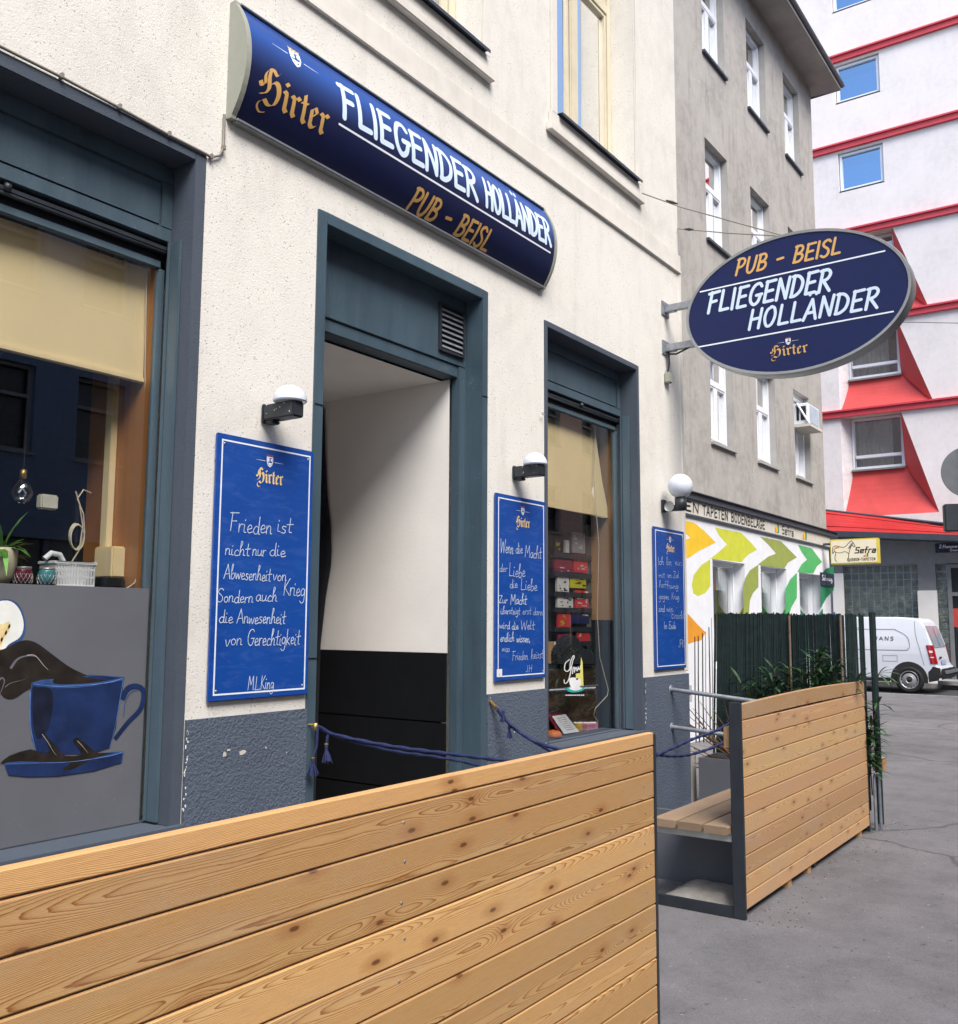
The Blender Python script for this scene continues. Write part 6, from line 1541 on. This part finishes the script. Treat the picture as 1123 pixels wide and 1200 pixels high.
for yl, yr, yrb, zt_, zb_ in niches:
    nr, nl, nb = MB(), MB(), MB()
    X2 = RX+.42; a0, a1 = yr+.02, yl-.20; zs_ = zt_-1.50
    # red right cheek, red sloping apron, pale left cheek, beige head
    nr.face([(RX, yr, zt_), (X2, a0, zt_), (X2, a0, zs_)]); nr.face([(RX, yr, zt_), (X2, a0, zs_), (RX, yrb, zb_)])
    N_ = 8
    for k in range(N_):
        f0, f1 = k/N_, (k+1)/N_; e = lambda f: f**1.7
        L0 = Vector((X2+(RX-X2)*e(f0), a1+(yl-a1)*f0, zs_+(zb_-zs_)*f0)); L1 = Vector((X2+(RX-X2)*e(f1), a1+(yl-a1)*f1, zs_+(zb_-zs_)*f1))
        R0 = Vector((L0.x, a0+(yrb-a0)*f0, L0.z)); R1 = Vector((L1.x, a0+(yrb-a0)*f1, L1.z)); nr.face([L0, R0, R1, L1])
        nl.face([L0, L1, (RX, yl, L1.z), (RX, yl, L0.z)])
        # close the cheek beside the curved apron
        C0 = Vector((X2+(RX-X2)*f0, R0.y, R0.z)); C1 = Vector((X2+(RX-X2)*f1, R1.y, R1.z)); nr.face([R0, R1, C1, C0])
    nl.face([(RX, yl, zt_), (X2, a1, zt_), (X2, a1, zs_), (RX, yl, zs_)])
    nb.face([(RX, yl, zt_), (RX, yr, zt_), (X2, a0, zt_), (X2, a1, zt_)])
    rwindow(a0, a1, zs_, zt_-.01, X2, 'curtain', True)
    nr.build('red_niche', 'redpaint', rb, fix=False); nl.build('pale_cheek', 'lilac', rb, fix=False); nb.build('niche_head', 'beige', rb, fix=False)
# red canopy: tapering pitched sheet metal
tl, tr = fx(962, 596, RX), fx(1150, 623, RX)
XB = RX-.75; bl_, br_ = fx(962, 621.5, XB), fx(1150, 627.5, XB)
g = MB(); n = 5
for k in range(n):
    f0, f1 = k/n, (k+1)/n; q = lambda a, b, f: Vector(a).lerp(Vector(b), f)
    A0, A1, B0, B1 = q(tl, bl_, f0), q(tr, br_, f0), q(tl, bl_, f1), q(tr, br_, f1)
    g.face([A0, A1, B1, B0]); nrm = (A1-A0).cross(B0-A0).normalized(); nrm = nrm if nrm.x < 0 else -nrm
    if k: (g.tube([A0+nrm*.012, A1+nrm*.012], .02, 6) if k in (1, 4) else None)
g.face([tl, bl_, (RX, bl_.y, bl_.z)]); g.face([tr, br_, (RX, br_.y, br_.z)])
g.build('canopy', 'redgloss', rb, fix=False)
g = MB(); g.add([bl_, br_, br_+Vector((0, 0, -.16)), bl_+Vector((0, 0, -.16)), Vector((RX, bl_.y, bl_.z-.16)), Vector((RX, br_.y, br_.z-.16))], [(0, 1, 2, 3), (3, 2, 5, 4)]); g.build('canopy_fascia', 'roofmetal', rb, fix=False)
g = MB(); g.tube([fx(965, 601, RX)-Vector((.03, 0, -.08)), fx(1150, 622, RX)-Vector((.03, 0, -.08))], .035, 8); g.build('canopy_flashing', 'roofmetal', rb)
# ground floor
XG = RX+.02
yA, yB = fx(979, 700, XG).y, fx(989, 700, XG).y; yC, yD = fx(1077, 700, XG).y, fx(1098, 700, XG).y; yE = fx(1110, 700, XG).y
g = MB(); g.box((XG, YR, 3.22), (XG+.3, YL, 4.4)); g.box((XG, yB, 0), (XG+.3, YL, 3.2195)); g.box((XG, yD, 0), (XG+.3, yC, 3.2195)); g.box((XG, YR, 0), (XG+.3, fx(1180, 700, XG).y, 3.2195)); g.build('pier', 'pier', rb)
zcap = fx(1090, 692, XG).z; MB().box((XG-.04, yB-.02, .0), (XG-.0005, yA+.05, fx(982, 672, XG).z)).build('pilaster', 'offwhite', rb); MB().box((XG-.04, yD-.02, 0), (XG-.0005, yC+.02, zcap)).build('pilaster', 'offwhite', rb)
g = MB(); g.box((XG+.16, yC, .3), (XG+.24, yB, 3.219)); g.box((XG+.16, yE, .1), (XG+.24, yD, 3.219)); g.build('glass_block_wall', 'mortar', rb)
g = MB()
def blocks(ya, yb, z0, z1, s_):
    ny = max(1, int((yb-ya)/s_)); nz = int((z1-z0)/s_)
    for i in range(ny):
        for j in range(nz):
            a = ya+(yb-ya)*i/ny; c = z0+(z1-z0)*j/nz; g.box((XG+.135, a+.014, c+.014), (XG+.1595, a+(yb-ya)/ny-.014, c+(z1-z0)/nz-.014))
blocks(yC, yB, .3, 3.2, .19); g.build('glass_block', 'glassblock', rb); g = MB(); blocks(yE, yD, .1, 3.2, .19)
g.build('glass_block', 'glassblock', rb, bevel=0)
dr = bpy.data.objects.new('entrance_door', None); C.objects.link(dr); dr.location = (XG, yE, 0); attach(dr, rb)
yF = fx(1165, 700, XG).y
g = MB(); ring(g, W(yE)+.01, W(yF), .06, 3.2, .10, XG+.10, XG+.18, P=lambda a, b, c: (b, -a, c)); g.box((XG+.1, yF, 2.35), (XG+.18, yE-.11, 2.45)); g.build('frame', 'pier', dr)
g = MB(); g.face([(XG+.14, yE-.1, .1), (XG+.14, yF+.1, .1), (XG+.14, yF+.1, 3.15), (XG+.14, yE-.1, 3.15)]); g.build('pane', 'carglass', dr, fix=False)
a, b = fx(1115, 735, XG+.13), fx(1123, 713, XG+.13); MB().box((XG+.125, b.y-.3, a.z), (XG+.138, a.y, b.z)).build('red_poster', 'redpaint', dr)
g = MB(); g.box((XG-1.0, yF-.5, .0601), (XG+.0, yD-.1, .16)); g.build('door_step', 'kerb', rb)
p, q = fx(1096.5, 648, XG-.03), fx(1131, 636, XG-.03)
sp2 = thing('street_sign', (XG-.03, (p.y+q.y)/2, p.z), 'dark street name plate with white lettering on the grey pier under the red canopy', 'street sign', 'enamel street name plates')
MB().box((XG-.03, q.y, p.z), (XG-.005, p.y, q.z)).build('plate', 'signblue', sp2, bevel=.005)
k_ = Ink(lambda u, v, h: (XG-.031-h*2, p.y-u, p.z+v)); H_ = q.z-p.z; k_.text('Z.Hammer', HAND, .10, H_*.52, H_*.34, (p.y-q.y)*.62, wd=.2, slant=.1); k_.text('Gasse', HAND, (p.y-q.y)*.5, H_*.14, H_*.28, (p.y-q.y)*.3, wd=.2); k_.build('lettering', 'paper', sp2)

# ================================================================== VAN
VX = 25.05; zr = ZR
hub = fx(1066, 797.5, VX); yr0 = fx(1100, 790, VX).y-.05
vn = thing('delivery_van', (VX+.92, yr0+2.2, zr), 'white delivery van parked across the end of the street, seen from its rear corner', 'van')
prof = [(.06, .36), (0, .46), (.0, .60), (.07, .66), (.09, .80), (.15, 1.10), (.30, 1.55), (.40, 1.72), (.52, 1.79), (.9, 1.83), (2.5, 1.84), (2.9, 1.76), (3.45, 1.22), (3.6, 1.12), (4.15, 1.00), (4.36, .85), (4.40, .5), (4.3, .30)]
bm = bmesh.new()
tri = tessellate_polygon([[Vector((s_, z, 0)) for s_, z in prof]])
g = MB(); g.prism([(0, yr0+s_, zr+z) for s_, z in prof], (1.84, 0, 0))
for p in g.v: bm.verts.new(p)
bm.verts.ensure_lookup_table()
for f in g.f: bm.faces.new([bm.verts[i] for i in f])
for z in (.62, .95, 1.15, 1.35, 1.55, 1.70):
    geom = bm.verts[:]+bm.edges[:]+bm.faces[:]; bmesh.ops.bisect_plane(bm, geom=geom, plane_co=(0, 0, zr+z), plane_no=(0, 0, 1))
for v in bm.verts:
    z = v.co.z-zr; s_ = v.co.x/1.84*2-1; hw = .92-(max(0, z-.95)/.9)**1.5*.13-(max(0, .5-z))*.06; v.co.x = VX+.92+s_*hw
bmesh.ops.recalc_face_normals(bm, faces=bm.faces)
me = bpy.data.meshes.new('body'); bm.to_mesh(me); bm.free(); me.materials.append(M['vanwhite'])
bo = bpy.data.objects.new('body', me); C.objects.link(bo); attach(bo, vn)
md = bo.modifiers.new('bevel', 'BEVEL'); md.width = .045; md.segments = 3; md.limit_method = 'ANGLE'; md.angle_limit = R(40)
def vside(z): return VX+.92-(.92-(max(0, z-.95)/.9)**1.5*.13-(max(0, .5-z))*.06)
vmap = lambda u, v, h: (vside(v)-.004-h*4, yr0+u, zr+v)
def strip(mb, pts):
    mb.add([vmap(a, b, .0006) for a, b in pts], [tuple(t) for t in tessellate_polygon([[Vector((a, b, 0)) for a, b in pts]])])
hs_ = hub.y-yr0
g = MB(); pts = [(hs_+.41*math.cos(R(a)), .36+.42*math.sin(R(a))) for a in range(0, 181, 12)]+[(hs_-.41, .27), (.05, .30), (-.0, .44), (-.01, .62), (.26, .64), (hs_-.48, .5)]
arch = [(hs_+.42*math.cos(R(a)), .33+.43*math.sin(R(a))) for a in range(-10, 191, 10)]
strip(g, arch+[(hs_-.42, .26)]); strip(g, [(hs_-.43, .28), (hs_-.43, .52), (hs_-.50, .60), (.16, .66), (.0, .62), (-.01, .46), (.05, .33)])
strip(g, [(hs_+.44, .27), (3.2, .27), (3.2, .33), (hs_+.44, .33)]); g.build('wheel_arch', 'vangrey', vn, fix=False)
g = MB(); g.box((VX+.05, yr0-.08, zr+.36), (VX+1.79, yr0+.03, zr+.60)); g.build('bumper', 'vangrey', vn, bevel=.04)
g = MB(); g.box((VX+.10, yr0-.12, zr+.47), (VX+1.74, yr0-.081, zr+.58)); g.build('bumper_strip', 'galv', vn, bevel=.02)
k_ = Ink(vmap)
rr = smooth([(3.2, 1.52), (1.2, 1.53), (.95, 1.50), (.72, 1.36), (.66, 1.15), (.70, 1.06), (.85, 1.03), (2.0, 1.03), (3.2, 1.03)], 6); k_.stroke(rr, .014)
k_.stroke(smooth([(.54, 1.72), (.52, 1.4), (.42, 1.0), (.35, .68)]), .010)
fc = [(.95, .76), (1.28, .76), (1.28, .90), (.95, .90), (.95, .76)]
for i in range(4): k_.stroke([fc[i], fc[i+1]], .009)
k_.build('panel_seam', 'pier', vn)
k_ = Ink(lambda u, v, h: vmap(3.6-u, v, h)); 
p = fx(1047, 750, VX); u0 = 3.6-(fx(1024, 750, VX).y-yr0); u1 = 3.6-(p.y-yr0)
k_.text('UANS', CAPS, u0, p.z-zr-.01, .088, u1-u0, wd=.16, tr=.28); k_.build('lettering', 'ink', vn)
def rear_y(z):
    for (s0, z0), (s1, z1) in zip(prof, prof[1:]):
        if z0 <= z <= z1: return yr0+s0+(s1-s0)*(z-z0)/(z1-z0+1e-9)
    return yr0
def tl_(x0, x1, z0, z1, mt, nm, off=.012, n=6):
    g = MB()
    vs = [(x, rear_y(z0+(z1-z0)*k/n)-off, zr+z0+(z1-z0)*k/n) for x in (x0, x1) for k in range(n+1)]
    g.add(vs, [(k, k+1, n+2+k, n+1+k) for k in range(n)], True); return g.build(nm, mt, vn, fix=False)
g = MB(); n = 6
for s_ in (0,):
    z0, z1 = .72, 1.16
    vs = []
    for k in range(n+1):
        z = z0+(z1-z0)*k/n; y = rear_y(z); vs += [(vside(z)-.012, y+.13, zr+z), (vside(z)-.012, y+.01, zr+z), (vside(z)+.02, y-.02, zr+z), (vside(z)+.10, y-.016, zr+z)]
    g.add(vs, [(k*4+j, k*4+j+1, (k+1)*4+j+1, (k+1)*4+j) for k in range(n) for j in range(3)], True)
g.build('tail_light', 'taillight', vn, fix=False)
g = MB()
for z0, z1 in ((.98, 1.03), (.86, .885)):
    g.face([(vside(z0)-.014, rear_y(z0)+.10, zr+z0), (vside(z0)-.014, rear_y(z0)+.02, zr+z0), (vside(z1)-.014, rear_y(z1)+.02, zr+z1), (vside(z1)-.014, rear_y(z1)+.10, zr+z1)])
g.build('light_insert', 'pvc', vn, fix=False)
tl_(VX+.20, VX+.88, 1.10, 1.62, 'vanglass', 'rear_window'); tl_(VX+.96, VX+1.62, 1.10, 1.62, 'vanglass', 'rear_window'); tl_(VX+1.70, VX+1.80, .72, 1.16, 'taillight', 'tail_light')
tl_(VX+.55, VX+1.1, .68, .80, 'plate', 'number_plate', .02); tl_(VX+.35, VX+.70, .84, .88, 'vangrey', 'door_handle', .03)
def wheel(y, x):
    wv = bpy.data.objects.new('wheel', None); C.objects.link(wv); wv.location = (x, y, zr+.325); attach(wv, vn)
    c = (x, y, zr+.325)
    g = MB(); g.lathe([(.21, .02), (.22, -.01), (.30, -.015), (.322, .02), (.325, .10), (.31, .19), (.2, .2)], c, 36, 'x'); g.build('tyre', 'rubber', wv)
    g = MB(); g.lathe([(.215, -.012), (.205, -.020), (.195, .010), (.165, .016), (.150, -.004), (.115, .004), (.095, -.018), (.07, -.020), (.066, .01), (0, .012)], c, 36, 'x'); rm = g.build('rim', 'rimsteel', wv)
    g = MB()
    for k in range(14):
        a = 2*math.pi*k/14; cy_, cz_ = c[1]+.180*math.cos(a), c[2]+.180*math.sin(a); g.lathe([(0, -.004), (.014, -.003), (.016, .02)], (x+.008, cy_, cz_), 8, 'x')
    g.lathe([(0, -.021), (.045, -.0205), (.05, .0)], c, 16, 'x'); g.build('hub_cap', 'rubber', rm)
wheel(hub.y, VX-.01); wheel(hub.y+2.75, VX-.01)
for y in (hub.y, hub.y+2.75):
    pass
g = MB(); g.face([(vside(.9)-.004, yr0+2.6, zr+1.1), (vside(.9)-.004, yr0+3.3, zr+1.1), (vside(1.6)-.004, yr0+2.9, zr+1.6), (vside(1.6)-.004, yr0+2.6, zr+1.6)]); g.build('door_window', 'carglass', vn, fix=False)

# ================================================================== ROUND TRAFFIC SIGN at the right edge, seen from behind
dpt = 12.4; c0 = CAM+ray(1136, 553)*(dpt/FPX); pc = CAM+ray(1128, 553)*(dpt/FPX)
ts = thing('traffic_sign', (c0.x, c0.y, 0), 'grey back of a round traffic sign with a dark box on its post', 'traffic sign')
nrm = Vector((math.cos(YAW-.25), math.sin(YAW-.25), 0)); sd_ = Vector((-nrm.y, nrm.x, 0))
g = MB(); n = 40; vs = []
for o_ in (0, .02): vs += [c0+nrm*o_+sd_*.335*math.cos(2*math.pi*k/n)+Vector((0, 0, .335*math.sin(2*math.pi*k/n))) for k in range(n)]
g.add(vs, [tuple(range(n)), tuple(range(n, 2*n))]+[(k, (k+1) % n, n+(k+1) % n, n+k) for k in range(n)]); g.build('disc', 'signback', ts)
g = MB(); q = c0-nrm*.05+sd_*.02; g.tube([(q.x, q.y, 0), (q.x, q.y, 4.1)], .034, 12); g.build('post', 'galv', ts)
b_ = CAM+ray(1116.5, 607)*(dpt/FPX); T = Matrix.Translation(b_) @ Matrix.Rotation(math.atan2(nrm.y, nrm.x), 4, 'Z')
MB().box((-.06, -.105, -.18), (.06, .105, .18), T=T).build('box', 'darkmetal', ts, bevel=.015)

# overhead cables in front of the white block
wire([fx(1040, 377, RX-1.0), fx(1150, 379, RX-1.0)], .012, 'thin overhead cable in front of the white apartment block, at mid height', 'overhead_cable', 'cablegrey', 'cable')

# ================================================================== OPPOSITE SIDE OF THE STREET (behind the viewer, mirrored in the panes)
def opposite(x0, x1, h, mt, wins, shop_z, label):
    t = thing('opposite_house', ((x0+x1)/2, -18, 0), label, 'building', 'houses across the street')
    Y = -14.5; hl = []
    n = int((x1-x0)/wins); 
    for k in range(n):
        c0_ = x0+(k+.5)*(x1-x0)/n
        for z in (4.9, 8.2, 11.5, 14.8):
            if z+1.7 < h: hl.append((c0_-.55, c0_+.55, z, z+1.75))
    g = MB(); holes_wall(g, x0, x1, 3.6, h, hl, 0, .25, P=lambda a, b, c: (a, Y-b, c)); g.face([(x0, Y-9, 0), (x0, Y, 0), (x0, Y, h), (x0, Y-9, h)]); g.face([(x1, Y-9, 0), (x1, Y, 0), (x1, Y, h), (x1, Y-9, h)]); g.face([(x0, Y, h), (x1, Y, h), (x1, Y-9, h+2), (x0, Y-9, h+2)]); g.face([(x0, Y-9, 0), (x1, Y-9, 0), (x1, Y-9, h+2), (x0, Y-9, h+2)])
    g.build('wall', mt, t, fix=False)
    g = MB(); g.box((x0, Y-.35, 0), (x1, Y-.2, 3.598)); g.build('shop_front', 'oppdark', t)
    g = MB(); k = 0
    while x0+k*1.35 < x1: g.box((x0+k*1.35, Y-.199, 0), (x0+k*1.35+.09, Y-.1, 3.2)); k += 1
    g.box((x0, Y-.16, 3.205), (x1, Y+.05, 3.59)); g.box((x0, Y-.199, 1.1), (x1, Y-.101, 1.16)) if False else None
    g.build('shop_mullion', 'oppblue' if mt == 'oppblue' else 'pier', t)
    g = MB(); f_ = MB()
    for a, b, c, d in hl:
        g.face([(a, Y-.24, c), (b, Y-.24, c), (b, Y-.24, d), (a, Y-.24, d)]); ring(f_, a, b, c, d, .07, 0.12, .2, P=lambda q, w_, z: (q, Y-w_, z)); f_.box((a+.071, Y-.2, c+1.1), (b-.071, Y-.12, c+1.17)); f_.box((a-.05, Y-.12, c-.06), (b+.05, Y+.06, c-.001))
    g.build('pane', 'oppdark', t, fix=False); f_.build('window_frame', 'pier', t)
opposite(-14, 2.4, 15.5, 'oppcream', 2.6, 3.6, 'dusky pink house across the street further left, mirrored in the panes')
opposite(2.45, 12.6, 15.0, 'oppblue', 1.75, 3.6, 'dark blue house with shop front across the street, mirrored in the left window')
opposite(26.05, 62, 18.0, 'oppcream', 2.6, 3.6, 'dusky pink long house added across the street beyond the crossing, mirrored in the panes')  # added house, keeps bright sky out of the right pane's reflection
opposite(12.65, 26, 17, 'oppcream', 2.4, 3.6, 'dusky pink house across the street further right, mirrored in the panes')

# crumbs of dirt and grit along the foot of the bench
g = MB(); r_ = random.Random(77)
for k in range(330):
    if k < 300: x = r_.uniform(5.2, 8.6); y = -1.28-abs(r_.gauss(0, .16))
    else: x = r_.uniform(3.9, 9.5); y = r_.uniform(-3.0, -1.3)
    s_ = r_.choice((.002, .003, .004, .007)); a_ = r_.uniform(0, 6.28)
    P5 = [Vector((x+s_*math.cos(a_+j*1.257)*r_.uniform(.6, 1.2), y+s_*math.sin(a_+j*1.257)*r_.uniform(.6, 1.2), .0008)) for j in range(5)]
    top = Vector((x, y, s_*.8)); b5 = len(g.v); g.add(P5+[top], [(j, (j+1) % 5, 5) for j in range(5)], mi=int(k % 9 == 0))
tag(g.build('grit', ['twig', 'kerb'], fix=False), 'dark crumbs of dirt scattered on the pavement along the foot of the bench', 'grit', kind='stuff')
